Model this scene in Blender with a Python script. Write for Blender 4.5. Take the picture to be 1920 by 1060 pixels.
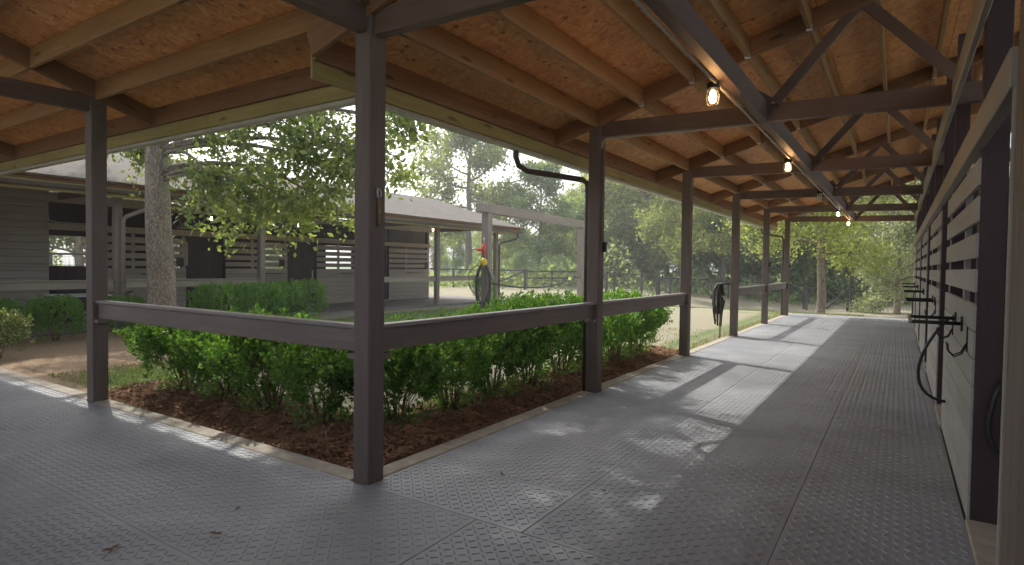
import bpy, bmesh, math, random
import numpy as np
from mathutils import Matrix, Vector
random.seed(7); rng = np.random.default_rng(7)
sc = bpy.context.scene
for o in list(bpy.data.objects): bpy.data.objects.remove(o)
COL = sc.collection
# ---------------------------------------------------------------- camera
cd = bpy.data.cameras.new('camera'); cam = bpy.data.objects.new('camera', cd); COL.objects.link(cam)
cd.sensor_width = 36; cd.lens = 36*1108/1920; cd.clip_end = 900; cd.clip_start = .05
Yv = Vector((725, -22, 1108)).normalized(); Xv = -Vector((-1695, -52, 1108)).normalized()
Xv = (Xv-Yv*Xv.dot(Yv)).normalized(); Zv = Xv.cross(Yv)
right = Vector((Xv.x, Yv.x, Zv.x)); down = Vector((Xv.y, Yv.y, Zv.y)); fwd = Vector((Xv.z, Yv.z, Zv.z))
cm = Matrix((right, -down, -fwd)).transposed().to_4x4(); cm.translation = (0, 0, 1.5)
cam.matrix_world = cm; sc.camera = cam
# ---------------------------------------------------------------- sky, sun, exposure
SUN_EL = math.radians(47); SUN_AZ = math.radians(-70)
w = bpy.data.worlds.new('World'); sc.world = w; w.use_nodes = True
wn = w.node_tree.nodes; wl = w.node_tree.links; wn.clear()
sky = wn.new('ShaderNodeTexSky'); sky.sky_type = 'NISHITA'; sky.sun_disc = False
sky.sun_elevation = SUN_EL; sky.sun_rotation = SUN_AZ % (2*math.pi); sky.air_density = 1.0; sky.dust_density = 4.0; sky.ozone_density = .6
desat = wn.new('ShaderNodeHueSaturation'); desat.inputs['Saturation'].default_value = .35
bg = wn.new('ShaderNodeBackground'); bg.inputs['Strength'].default_value = .15
wo = wn.new('ShaderNodeOutputWorld')
wl.new(sky.outputs[0], desat.inputs['Color']); wl.new(desat.outputs[0], bg.inputs[0]); wl.new(bg.outputs[0], wo.inputs[0])
sd = bpy.data.lights.new('sun', 'SUN'); sd.energy = 2.0; sd.angle = math.radians(.53); sd.color = (1, .95, .86)
sun = bpy.data.objects.new('sun', sd); COL.objects.link(sun)
to_sun = Vector((math.sin(SUN_AZ)*math.cos(SUN_EL), math.cos(SUN_AZ)*math.cos(SUN_EL), math.sin(SUN_EL)))
sun.rotation_euler = to_sun.to_track_quat('Z', 'Y').to_euler(); sun.location = (-20, 10, 30)
vs = sc.view_settings; vs.view_transform = 'Standard'; vs.look = 'None'; vs.gamma = 1; vs.use_curve_mapping = False
vs.exposure = 1.1
sc.render.engine = 'CYCLES'
sc.cycles.use_adaptive_sampling = True; sc.cycles.adaptive_threshold = .02
sc.cycles.max_bounces = 6; sc.cycles.diffuse_bounces = 4; sc.cycles.volume_bounces = 0; sc.cycles.glossy_bounces = 2; sc.cycles.transmission_bounces = 4; sc.cycles.transparent_max_bounces = 8

# ---------------------------------------------------------------- materials
def mat(name):
    m = bpy.data.materials.new(name); m.use_nodes = True
    nt = m.node_tree; nt.nodes.clear()
    out = nt.nodes.new('ShaderNodeOutputMaterial'); b = nt.nodes.new('ShaderNodeBsdfPrincipled')
    nt.links.new(b.outputs[0], out.inputs[0])
    return m, nt, b, out
def N(nt, t, **k):
    n = nt.nodes.new('ShaderNode'+t)
    for a, v in k.items(): setattr(n, a, v)
    return n
def L(nt, a, b): nt.links.new(a, b)
def coords(nt, scale=(1, 1, 1), rand=True, obj=True):
    tc = N(nt, 'TexCoord'); mp = N(nt, 'Mapping'); mp.inputs['Scale'].default_value = scale
    if rand:
        oi = N(nt, 'ObjectInfo'); mu = N(nt, 'Math', operation='MULTIPLY'); mu.inputs[1].default_value = 37.
        L(nt, oi.outputs['Random'], mu.inputs[0]); L(nt, mu.outputs[0], mp.inputs['Location'])
    L(nt, tc.outputs['Object'], mp.inputs['Vector'])
    return mp.outputs[0]
def noise(nt, vec, scale, detail=4, rough=.55, dist=0):
    n = N(nt, 'TexNoise'); n.inputs['Scale'].default_value = scale; n.inputs['Detail'].default_value = detail
    n.inputs['Roughness'].default_value = rough; n.inputs['Distortion'].default_value = dist
    L(nt, vec, n.inputs['Vector']); return n.outputs['Fac']
def ramp(nt, fac, stops):
    r = N(nt, 'ValToRGB'); e = r.color_ramp.elements
    while len(e) < len(stops): e.new(.5)
    for i, (p, c) in enumerate(stops):
        e[i].position = p; e[i].color = (*c, 1) if len(c) == 3 else c
    L(nt, fac, r.inputs['Fac']); return r.outputs['Color']
def mix(nt, fac, a, b, mode='MIX'):
    m = N(nt, 'MixRGB', blend_type=mode)
    for s, v in ((m.inputs[0], fac), (m.inputs[1], a), (m.inputs[2], b)):
        if isinstance(v, (int, float)): s.default_value = v
        elif isinstance(v, tuple): s.default_value = (*v, 1)
        else: L(nt, v, s)
    return m.outputs[0]
def bump(nt, b, h, strength=.3, dist=.01):
    bp = N(nt, 'Bump'); bp.inputs['Strength'].default_value = strength; bp.inputs['Distance'].default_value = dist
    L(nt, h, bp.inputs['Height']); L(nt, bp.outputs[0], b.inputs['Normal'])
def objrand(nt, lo, hi):
    oi = N(nt, 'ObjectInfo'); mr = N(nt, 'MapRange'); mr.inputs[3].default_value = lo; mr.inputs[4].default_value = hi
    L(nt, oi.outputs['Random'], mr.inputs[0]); return mr.outputs[0]
def bright(nt, col, fac):
    h = N(nt, 'HueSaturation'); L(nt, col, h.inputs['Color']); L(nt, fac, h.inputs['Value']); return h.outputs[0]

def wood(name, c0, c1, rough=.7, grain=.5, knots=False, vary=.15, spec=.3):
    m, nt, b, out = mat(name)
    v = coords(nt, (1.2, 22, 22)); n1 = noise(nt, v, 1.6, 6, .6, .8)
    v2 = coords(nt, (1, 3, 3)); n2 = noise(nt, v2, 1.1, 3)
    c = ramp(nt, n1, [(.3, c0), (.7, c1)])
    c = mix(nt, ramp(nt, n2, [(.35, (0, 0, 0)), (.7, (.45, .45, .45))]), c, tuple(x*.72 for x in c0))
    if knots:
        vo = N(nt, 'TexVoronoi'); vo.inputs['Scale'].default_value = 1.0; L(nt, coords(nt, (1.6, 7, 7)), vo.inputs['Vector'])
        c = mix(nt, ramp(nt, vo.outputs['Distance'], [(.07, (.75, .75, .75)), (.16, (0, 0, 0))]), c, tuple(x*.3 for x in c0))
    c = bright(nt, c, objrand(nt, 1-vary, 1+vary))
    L(nt, c, b.inputs['Base Color']); b.inputs['Roughness'].default_value = rough; b.inputs['Specular IOR Level'].default_value = spec
    bump(nt, b, n1, grain, .003); return m
M = {}
M['post'] = wood('post_paint', (.155, .122, .108), (.20, .162, .144), .62, .35, vary=.1)
M['rail'] = wood('rail_paint', (.19, .152, .136), (.245, .197, .177), .55, .4, vary=.08)
M['cap'] = wood('rail_cap_highlight', (.27, .24, .23), (.34, .31, .30), .3, .15, vary=.05, spec=.7)  # paler than the rail, painting in the sky highlight along its top
M['tie'] = wood('beam_stain', (.14, .096, .08), (.19, .135, .11), .65, .3, vary=.12)
M['taupe'] = wood('taupe_paint', (.36, .322, .265), (.44, .395, .33), .6, .3, vary=.06)
M['siding'] = wood('siding_paint', (.375, .365, .345), (.45, .44, .415), .6, .35, vary=.08)
M['cside'] = wood('far_siding_paint', (.36, .32, .28), (.43, .385, .34), .65, .3, vary=.07)
M['dark'] = wood('dark_brown_paint', (.060, .037, .042), (.085, .054, .058), .55, .3, vary=.12)
M['purlin'] = wood('rafter_pine', (.30, .168, .078), (.42, .25, .115), .75, .5, True)
M['chord'] = wood('chord_pine', (.22, .12, .068), (.31, .178, .098), .75, .5, True)
M['fascia'] = wood('fascia_pine_bounce', (.33, .27, .105), (.44, .37, .16), .7, .4, True, vary=.05)  # olive tint paints in the yellow-green light bounced from the lawn
M['grey_wood'] = wood('weathered_timber', (.27, .225, .20), (.38, .325, .29), .8, .5)
M['fence'] = wood('dark_fence_wood', (.07, .065, .065), (.11, .10, .10), .8, .4)

def osb():
    m, nt, b, out = mat('osb_sheathing')
    v = coords(nt, (1, 1, 1)); nz = N(nt, 'TexNoise'); nz.inputs['Scale'].default_value = 5; L(nt, v, nz.inputs['Vector'])
    ad = N(nt, 'VectorMath', operation='MULTIPLY_ADD'); ad.inputs[1].default_value = (.25, .25, .25); L(nt, nz.outputs['Color'], ad.inputs[0]); L(nt, v, ad.inputs[2])
    cols = []
    for s, rot in (((9, 34, 20), .5), ((30, 11, 20), -.35)):
        mp = N(nt, 'Mapping'); mp.inputs['Rotation'].default_value = (0, 0, rot); mp.inputs['Scale'].default_value = s; L(nt, ad.outputs[0], mp.inputs[0])
        vo = N(nt, 'TexVoronoi'); vo.inputs['Scale'].default_value = 1.0; L(nt, mp.outputs[0], vo.inputs['Vector'])
        sp = N(nt, 'SeparateColor'); L(nt, vo.outputs['Color'], sp.inputs[0]); cols.append(sp.outputs[0])
    f = N(nt, 'Math', operation='MULTIPLY_ADD'); f.inputs[1].default_value = .5; L(nt, cols[0], f.inputs[0])
    h = N(nt, 'Math', operation='MULTIPLY'); h.inputs[1].default_value = .5; L(nt, cols[1], h.inputs[0]); L(nt, h.outputs[0], f.inputs[2])
    c = ramp(nt, f.outputs[0], [(.08, (.45, .20, .07)), (.3, (.60, .275, .10)), (.6, (.68, .335, .125)), (.9, (.74, .43, .18)), (1, (.76, .5, .24))])
    n2 = noise(nt, v, 1.1, 3); c = mix(nt, ramp(nt, n2, [(.4, (0, 0, 0)), (.75, (.5, .5, .5))]), c, (.46, .22, .10))
    vk = N(nt, 'TexVoronoi'); vk.inputs['Scale'].default_value = 6.5; L(nt, v, vk.inputs['Vector'])
    c = mix(nt, ramp(nt, vk.outputs['Distance'], [(.09, (.8, .8, .8)), (.17, (0, 0, 0))]), c, (.13, .06, .03))
    c = bright(nt, c, objrand(nt, .88, 1.08))
    L(nt, c, b.inputs['Base Color']); b.inputs['Roughness'].default_value = .7
    bump(nt, b, f.outputs[0], .35, .004); return m
M['osb'] = osb()

def rubber():
    m, nt, b, out = mat('rubber_mat')
    tc = N(nt, 'TexCoord'); geo = N(nt, 'NewGeometry')
    p = geo.outputs['Position']
    n1 = noise(nt, p, .8, 6, .68, .9); n2 = noise(nt, p, 14, 4, .6); n3 = noise(nt, p, 90, 2)
    c = ramp(nt, n1, [(.3, (.20, .212, .24)), (.48, (.295, .312, .345)), (.7, (.41, .427, .455))])
    c = mix(nt, ramp(nt, n2, [(.45, (0, 0, 0)), (.72, (.5, .5, .5))]), c, (.30, .29, .275))
    c = mix(nt, ramp(nt, n3, [(.6, (0, 0, 0)), (.8, (.25, .25, .25))]), c, (.07, .065, .06))
    n4 = noise(nt, p, 2.3, 6, .7, 1.5); c = mix(nt, ramp(nt, n4, [(.6, (0, 0, 0)), (.74, (.55, .55, .55))]), c, (.37, .345, .30))
    c = bright(nt, c, objrand(nt, .9, 1.1))
    L(nt, c, b.inputs['Base Color'])
    L(nt, ramp(nt, n1, [(.3, (.42,)*3), (.7, (.62,)*3)]), b.inputs['Roughness']); b.inputs['Specular IOR Level'].default_value = .5
    bump(nt, b, n2, .12, .004); return m
M['rubber'] = rubber()

def simple(name, c0, c1, scale, rough=.8, bs=.3, bd=.01, world=False, metal=0, detail=5, spec=.3):
    m, nt, b, out = mat(name)
    v = N(nt, 'NewGeometry').outputs['Position'] if world else coords(nt)
    n = noise(nt, v, scale, detail, .6)
    L(nt, ramp(nt, n, [(.32, c0), (.68, c1)]), b.inputs['Base Color'])
    b.inputs['Roughness'].default_value = rough; b.inputs['Metallic'].default_value = metal; b.inputs['Specular IOR Level'].default_value = spec
    if bs: bump(nt, b, n, bs, bd)
    return m
M['concrete'] = simple('kerb_concrete', (.30, .265, .22), (.43, .39, .33), 9, .85, .4, .006, True)
M['slab'] = simple('aisle_concrete', (.16, .15, .145), (.24, .225, .215), 3, .8, .3, .005, True)
M['mulch'] = simple('bed_mulch', (.11, .055, .03), (.30, .165, .09), 26, .95, 1.0, .03, True, detail=9)
M['metal_dark'] = simple('black_metal', (.02, .02, .02), (.04, .038, .036), 20, .45, .1, .002)
M['spout'] = simple('brown_downspout', (.075, .062, .056), (.11, .09, .08), 6, .4, .05, .002, spec=.5)
M['gutter'] = simple('gutter_metal', (.40, .39, .33), (.52, .50, .43), 6, .45, .05, .002, spec=.5)
M['galv'] = simple('galvanised_metal', (.42, .42, .42), (.58, .58, .57), 20, .4, .1, .002, metal=.6)
M['hose'] = simple('black_hose_rubber', (.018, .02, .022), (.04, .042, .045), 30, .4, .1, .002, spec=.5)
M['red'] = simple('red_plastic', (.55, .04, .03), (.65, .06, .04), 10, .4, 0)
M['yellow'] = simple('yellow_plastic', (.70, .50, .03), (.78, .56, .05), 10, .4, 0)
M['white'] = simple('white_plastic', (.68, .67, .64), (.78, .77, .74), 10, .5, 0)
M['leather'] = simple('dark_leather', (.03, .027, .026), (.07, .062, .058), 30, .6, .3, .004)
M['strap'] = simple('tan_strap', (.20, .15, .08), (.28, .22, .12), 30, .8, .3, .004)
M['dead_leaf'] = simple('dead_leaf', (.14, .08, .04), (.25, .17, .10), 40, .9, .2, .002)
M['chip'] = simple('mulch_chip', (.13, .065, .035), (.36, .21, .12), 9, .95, .3, .004, True)

def bark(name, c0, c1, c2):
    m, nt, b, out = mat(name)
    v = coords(nt, (9, 9, 2.2), False); n = noise(nt, v, 1.6, 8, .7, .6)
    vo = N(nt, 'TexVoronoi'); vo.feature = 'DISTANCE_TO_EDGE'; vo.inputs['Scale'].default_value = 2.2; L(nt, v, vo.inputs['Vector'])
    c = ramp(nt, n, [(.3, c0), (.55, c1), (.72, c2)])
    c = mix(nt, ramp(nt, vo.outputs['Distance'], [(.02, (.45, .45, .45)), (.16, (0, 0, 0))]), c, tuple(x*.5 for x in c0))
    nl = noise(nt, coords(nt, (9, 9, 4), False), 4.5, 5, .7); c = mix(nt, ramp(nt, nl, [(.51, (0, 0, 0)), (.6, (.7, .7, .7))]), c, (.5, .5, .43))
    L(nt, c, b.inputs['Base Color']); b.inputs['Roughness'].default_value = .9
    h = mix(nt, .5, n, vo.outputs['Distance']); bump(nt, b, h, .9, .05); return m
M['oak_bark'] = bark('oak_bark', (.17, .13, .10), (.29, .235, .185), (.46, .41, .34))
M['far_bark'] = bark('tree_bark', (.16, .115, .085), (.26, .195, .15), (.36, .29, .23))
M['stem'] = simple('bush_stem', (.13, .085, .055), (.24, .17, .115), 18, .9, .4, .004)

def leaf(name, c0, c1, c2, trans=.45, rough=.42, tcol=None):
    m, nt, b, out = mat(name)
    at = N(nt, 'Attribute', attribute_name='rnd'); c = ramp(nt, at.outputs['Fac'], [(0, c0), (.5, c1), (1, c2)])
    c = bright(nt, c, objrand(nt, .88, 1.12))
    L(nt, c, b.inputs['Base Color']); b.inputs['Roughness'].default_value = rough; b.inputs['Specular IOR Level'].default_value = .45
    tr = N(nt, 'BsdfTranslucent'); tm = mix(nt, 1, c, tcol or (1.5, 1.45, .55), 'MULTIPLY'); L(nt, tm, tr.inputs[0])
    ms = N(nt, 'MixShader'); ms.inputs[0].default_value = trans
    L(nt, b.outputs[0], ms.inputs[1]); L(nt, tr.outputs[0], ms.inputs[2]); L(nt, ms.outputs[0], out.inputs[0]); return m
M['box_leaf'] = leaf('boxwood_leaf', (.08, .175, .05), (.13, .265, .075), (.21, .37, .12), .5, .33)
M['hedge_leaf'] = leaf('hedge_leaf', (.12, .24, .07), (.175, .34, .095), (.25, .43, .13), .45, .45)
M['oak_leaf'] = leaf('oak_leaf', (.13, .19, .09), (.20, .27, .115), (.33, .38, .19), .5, .38)
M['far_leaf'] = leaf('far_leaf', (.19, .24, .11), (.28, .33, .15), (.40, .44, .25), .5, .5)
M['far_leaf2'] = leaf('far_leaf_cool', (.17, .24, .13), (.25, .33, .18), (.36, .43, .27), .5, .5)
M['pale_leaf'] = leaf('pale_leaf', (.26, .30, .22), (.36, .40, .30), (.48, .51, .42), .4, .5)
M['flower'] = leaf('white_flower_leaf', (.10, .19, .06), (.20, .27, .10), (.62, .62, .52), .35, .5)
M['grass'] = leaf('grass_blade', (.10, .14, .04), (.17, .21, .065), (.30, .30, .13), .35, .55)

def ground_mat():
    m, nt, b, out = mat('ground_soil')
    p = N(nt, 'NewGeometry').outputs['Position']
    g = N(nt, 'Attribute', attribute_name='lawn').outputs['Fac']; s = N(nt, 'Attribute', attribute_name='straw').outputs['Fac']
    nf = noise(nt, p, 30, 8, .7); nm = noise(nt, p, 2.2, 6, .65); ns = noise(nt, p, 7, 6, .65)
    sand = ramp(nt, nf, [(.3, (.25, .225, .17)), (.7, (.36, .33, .26))])
    sand = mix(nt, ramp(nt, nm, [(.42, (0, 0, 0)), (.66, (.6, .6, .6))]), sand, (.33, .32, .18))
    gr = ramp(nt, nf, [(.3, (.06, .115, .028)), (.7, (.15, .225, .07))])
    gr = mix(nt, ramp(nt, ns, [(.55, (0, 0, 0)), (.8, (.5, .5, .5))]), gr, (.26, .26, .13))
    st = ramp(nt, nf, [(.3, (.23, .145, .09)), (.7, (.52, .40, .28))])
    def thr(a):
        x = N(nt, 'Math', operation='ADD'); L(nt, a, x.inputs[0]); y = N(nt, 'Math', operation='MULTIPLY_ADD'); y.inputs[1].default_value = .55; y.inputs[2].default_value = -.28
        L(nt, ns, y.inputs[0]); L(nt, y.outputs[0], x.inputs[1]); return ramp(nt, x.outputs[0], [(.35, (0, 0, 0)), (.65, (1, 1, 1))])
    c = mix(nt, thr(s), sand, st); c = mix(nt, thr(g), c, gr)
    L(nt, c, b.inputs['Base Color']); b.inputs['Roughness'].default_value = .95; b.inputs['Specular IOR Level'].default_value = .15
    bump(nt, b, nf, .8, .04); return m
M['ground'] = ground_mat()
def shingle_mat():
    m, nt, b, out = mat('asphalt_shingles')
    v = coords(nt, (1, 1, 1), False)
    br = N(nt, 'TexBrick'); br.inputs['Scale'].default_value = 1; br.inputs['Brick Width'].default_value = .32; br.inputs['Row Height'].default_value = .14
    br.inputs['Mortar Size'].default_value = .008; br.inputs['Color1'].default_value = (.145, .132, .12, 1); br.inputs['Color2'].default_value = (.19, .174, .158, 1); br.inputs['Mortar'].default_value = (.16, .14, .125, 1)
    L(nt, v, br.inputs['Vector']); n = noise(nt, v, 25, 6, .7)
    c = mix(nt, ramp(nt, n, [(.35, (0, 0, 0)), (.7, (.5, .5, .5))]), br.outputs[0], (.165, .15, .135))
    n2 = noise(nt, v, .7, 4); c = mix(nt, ramp(nt, n2, [(.45, (0, 0, 0)), (.7, (.35, .35, .35))]), c, (.14, .126, .113))
    L(nt, c, b.inputs['Base Color']); b.inputs['Roughness'].default_value = .95; b.inputs['Specular IOR Level'].default_value = .1
    bump(nt, b, br.outputs['Fac'], -.6, .01); return m
M['shingle'] = shingle_mat()
def emis(name, col, s):
    m, nt, b, out = mat(name); e = N(nt, 'Emission'); e.inputs[0].default_value = (*col, 1); e.inputs[1].default_value = s; L(nt, e.outputs[0], out.inputs[0]); return m
M['bulb'] = emis('warm_bulb', (1, .56, .24), 110); M['bulb_far'] = emis('far_warm_bulb', (1, .6, .3), 30); M['bulb_w'] = emis('white_bulb', (1, .85, .68), 25); M['bulb_off'] = simple('frosted_bulb', (.55, .55, .5), (.62, .62, .56), 10, .3, 0)
def glass():
    m, nt, b, out = mat('lamp_glass'); b.inputs['Base Color'].default_value = (.9, .8, .65, 1); b.inputs['Roughness'].default_value = .1
    tr = N(nt, 'BsdfTransparent'); tr.inputs[0].default_value = (1, .93, .82, 1); fr = N(nt, 'Fresnel'); ms = N(nt, 'MixShader')
    L(nt, fr.outputs[0], ms.inputs[0]); L(nt, tr.outputs[0], ms.inputs[1]); L(nt, b.outputs[0], ms.inputs[2]); L(nt, ms.outputs[0], out.inputs[0]); return m
M['glass'] = glass()

# ---------------------------------------------------------------- object helpers
W = {}
def link(name, me, world, parent=None, material=None):
    o = bpy.data.objects.new(name, me); COL.objects.link(o)
    if me is not None and material is not None and len(me.materials) == 0: me.materials.append(material)
    o.matrix_basis = world; W[o] = world.copy()
    if parent is not None:
        o.parent = parent; o.matrix_parent_inverse = W[parent].inverted()
    return o
def tag(o, label=None, cat=None, group=None, kind=None):
    if label: o['label'] = label
    if cat: o['category'] = cat
    if group: o['group'] = group
    if kind: o['kind'] = kind
    return o
def thing(name, loc, label, cat, group=None):
    o = link(name, None, Matrix.Translation(loc)); o.empty_display_size = .2
    return tag(o, label, cat, group)
BOX = {}
def boxmesh(l, wd, h, m, bev):
    k = (round(l, 4), round(wd, 4), round(h, 4), m, bev)
    if k not in BOX:
        bm = bmesh.new(); bmesh.ops.create_cube(bm, size=1); bmesh.ops.scale(bm, vec=(l, wd, h), verts=bm.verts)
        if bev: bmesh.ops.bevel(bm, geom=bm.edges[:], offset=min(bev, wd*.3, h*.3), segments=1, affect='EDGES')
        me = bpy.data.meshes.new('box'); bm.to_mesh(me); bm.free(); me.materials.append(M[m]); BOX[k] = me
    return BOX[k]
def bar(name, p0, p1, wd, h, m, parent=None, bev=.004, up=(0, 0, 1)):
    p0 = Vector(p0); p1 = Vector(p1); d = p1-p0; l = d.length; x = d/l
    u = Vector(up); y = u.cross(x)
    if y.length < 1e-5: y = Vector((0, 1, 0))
    y.normalize(); z = x.cross(y)
    mw = Matrix((x, y, z)).transposed().to_4x4(); mw.translation = (p0+p1)/2
    return link(name, boxmesh(l, wd, h, m, bev), mw, parent)
def box(name, x0, x1, y0, y1, z0, z1, m, parent=None, bev=.004):
    s = [abs(x1-x0), abs(y1-y0), abs(z1-z0)]; c = Vector(((x0+x1)/2, (y0+y1)/2, (z0+z1)/2)); a = s.index(max(s))
    if a == 0: return bar(name, c-Vector((s[0]/2, 0, 0)), c+Vector((s[0]/2, 0, 0)), s[1], s[2], m, parent, bev)
    if a == 1: return bar(name, c-Vector((0, s[1]/2, 0)), c+Vector((0, s[1]/2, 0)), s[0], s[2], m, parent, bev)
    return bar(name, c-Vector((0, 0, s[2]/2)), c+Vector((0, 0, s[2]/2)), s[1], s[0], m, parent, bev, (-1, 0, 0))
def pymesh(name, v, f, m, smooth=False):
    me = bpy.data.meshes.new(name); me.from_pydata([tuple(p) for p in v], [], [tuple(q) for q in f])
    if m: me.materials.append(M[m])
    if smooth: me.polygons.foreach_set('use_smooth', [True]*len(me.polygons))
    me.update(); return me
def tube_data(pts, rad, n=8, V=None, F=None, closed=False):
    V = [] if V is None else V; F = [] if F is None else F
    pts = [Vector(p) for p in pts]; base = len(V); k = len(pts)
    rad = [rad]*k if isinstance(rad, (int, float)) else rad
    t0 = (pts[1]-pts[0]).normalized(); ref = Vector((0, 0, 1)) if abs(t0.z) < .9 else Vector((1, 0, 0)); u = t0.cross(ref).normalized()
    for i, p in enumerate(pts):
        if closed: t = (pts[(i+1) % k]-pts[i-1]).normalized()
        else: t = (pts[min(i+1, k-1)]-pts[max(i-1, 0)]).normalized()
        u = (u-t*u.dot(t)).normalized(); b = t.cross(u)
        for j in range(n):
            a = 2*math.pi*j/n; V.append(p+(u*math.cos(a)+b*math.sin(a))*rad[i])
    for i in range(k if closed else k-1):
        q = base+i*n; r = base+((i+1) % k)*n
        for j in range(n): F.append((q+j, q+(j+1) % n, r+(j+1) % n, r+j))
    if not closed:
        F.append(tuple(base+j for j in reversed(range(n)))); F.append(tuple(base+(k-1)*n+j for j in range(n)))
    return V, F
def tube(name, pts, rad, m, parent=None, n=8, closed=False, origin=None):
    org = Vector(origin if origin is not None else pts[0]); V, F = tube_data([Vector(p)-org for p in pts], rad, n, closed=closed)
    return link(name, pymesh(name, V, F, m, True), Matrix.Translation(org), parent)
def lathe(name, prof, m, parent, loc, n=14, cap=True):
    V = []; F = []
    for r, z in prof:
        for j in range(n): V.append((r*math.cos(2*math.pi*j/n), r*math.sin(2*math.pi*j/n), z))
    for i in range(len(prof)-1):
        for j in range(n): F.append((i*n+j, i*n+(j+1) % n, (i+1)*n+(j+1) % n, (i+1)*n+j))
    F.append(tuple(reversed(range(n)))); F.append(tuple((len(prof)-1)*n+j for j in range(n)))
    return link(name, pymesh(name, V, F, m, True), Matrix.Translation(loc), parent)
def bez(p0, p1, p2, p3, n=10):
    a, b, c, d = map(Vector, (p0, p1, p2, p3))
    return [a*(1-t)**3+b*3*t*(1-t)**2+c*3*t*t*(1-t)+d*t**3 for t in [i/n for i in range(n+1)]]
def copy_tree(o, parent=None, mat_=None):
    c = o.copy(); COL.objects.link(c); c.parent = parent
    for ch in list(o.children): copy_tree(ch, c)
    return c

# ================================================================ THE SETTING
SL = .297
def zb(s): return 3.14+SL*s            # underside of the roof timbers, s metres inside the post line
AX, BY = -3.05, 2.87                   # courtyard post lines of the right aisle (x) and of the left aisle (y)
AY = [2.87+3.62*i for i in range(6)]   # right aisle trusses
BX = [-3.05, -7.2, -11.35, -15.2]      # left aisle trusses
WF = .378                              # face of the stall wall of the right aisle
CP, CF = -14.7, -17.8                  # far barn: post line and wall face
CY = [2.65, 6.27, 9.85, 13.5, 17.25, 21.15]

def sm(t): t = np.clip(t, 0, 1); return t*t*(3-2*t)
def gz(x, y): return -.06-.85*sm((y-22)/13)*sm((x+17)/12)
def ground():
    xs = np.unique(np.round(np.concatenate([np.linspace(-300, -40, 14), np.linspace(-40, -20, 11), np.arange(-20, 2.01, .3), np.linspace(3, 30, 10), np.linspace(40, 300, 12)]), 3))
    ys = np.unique(np.round(np.concatenate([np.linspace(-120, -10, 8), np.linspace(-5, 2, 4), np.arange(2.3, 36, .3), np.linspace(37, 70, 18), np.linspace(80, 400, 12)]), 3))
    X, Y = np.meshgrid(xs, ys); Z = gz(X, Y)
    r = rng.random((len(ys), len(xs)))
    court = (X > -14.6) & (X < -3.3) & (Y > 3.2) & (Y < 24)
    Z = Z+np.where(court, (r-.5)*.02+.02*np.sin(X*1.3)*np.cos(Y*.9), 0)
    lawn = np.zeros_like(X); straw = np.zeros_like(X)
    lawn += sm((Y-8)/1.5)*sm((17.3-Y)/1.2)*sm((X+14)/1.)*sm((-4.9-X)/2.5)*.95
    lawn = np.maximum(lawn, .85*np.exp(-(((X+8.6)/1.2)**2+((Y-4.2)/1.3)**2)))
    lawn = np.maximum(lawn, .8*np.exp(-((Y-25.2-.12*(X+5))/1.1)**2)*sm((X+11)/3)*sm((-.8-X)/2.))
    lawn = np.maximum(lawn, .6*np.exp(-((X+3.75)/.5)**2)*sm((Y-10.4)/1.))
    lawn = np.maximum(lawn, .55*np.exp(-((Y-22.2)/.7)**2)*(X > -5))
    lawn = np.maximum(lawn, .45*sm((Y-17)/2)*sm((24-Y)/3)*sm((-6-X)/3))
    lawn = np.maximum(lawn, .85*sm((np.hypot(X+5, Y-3)-40)/14))
    straw = np.maximum(straw, sm((-6.8-X)/1.5)*sm((9.2-Y)/2.)*sm((X+17)/1))
    straw = np.maximum(straw, .5*np.exp(-((X+2.7)**2+(Y-27.5)**2)/3))
    V = np.stack([X, Y, Z], -1).reshape(-1, 3); nx = len(xs); ny = len(ys)
    idx = np.arange(nx*ny).reshape(ny, nx); F = np.stack([idx[:-1, :-1], idx[:-1, 1:], idx[1:, 1:], idx[1:, :-1]], -1).reshape(-1, 4)
    me = pymesh('ground', V.tolist(), F.tolist(), 'ground', True)
    for n, a in (('lawn', lawn), ('straw', straw)):
        at = me.attributes.new(n, 'FLOAT', 'POINT'); at.data.foreach_set('value', a.reshape(-1).astype(np.float32))
    tag(link('ground', me, Matrix()), kind='structure')
ground()
# aisle slabs
fl = tag(box('aisle_floor', -3.0, 2.4, -.9, 22.2, -.2, -.022, 'slab', bev=0), kind='structure')
fl2 = tag(box('aisle_floor', -21, -3.004, -.9, 2.78, -.2, -.022, 'slab', bev=0), kind='structure')
fc = tag(box('aisle_floor', -20.8, -14.55, 2.784, 22.6, -.2, 0, 'slab', bev=0), kind='structure')
# kerbs
kr = tag(link('kerb', None, Matrix.Translation((AX, BY, 0))), kind='structure'); kr.empty_display_size = .2
for i in range(5): box('kerb_section', -3.17, -3.004, AY[i]+.09 if i else BY+.09, AY[i+1]-.082, -.25, .006, 'concrete', kr, .01)
box('kerb_section', -3.17, -3.004, AY[5]+.09, 22.2, -.25, .006, 'concrete', kr, .01)
for i in range(3): box('kerb_section', BX[i]-.09, BX[i+1]+.09, 2.79, 2.95, -.25, .006, 'concrete', kr, .01)
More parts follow.
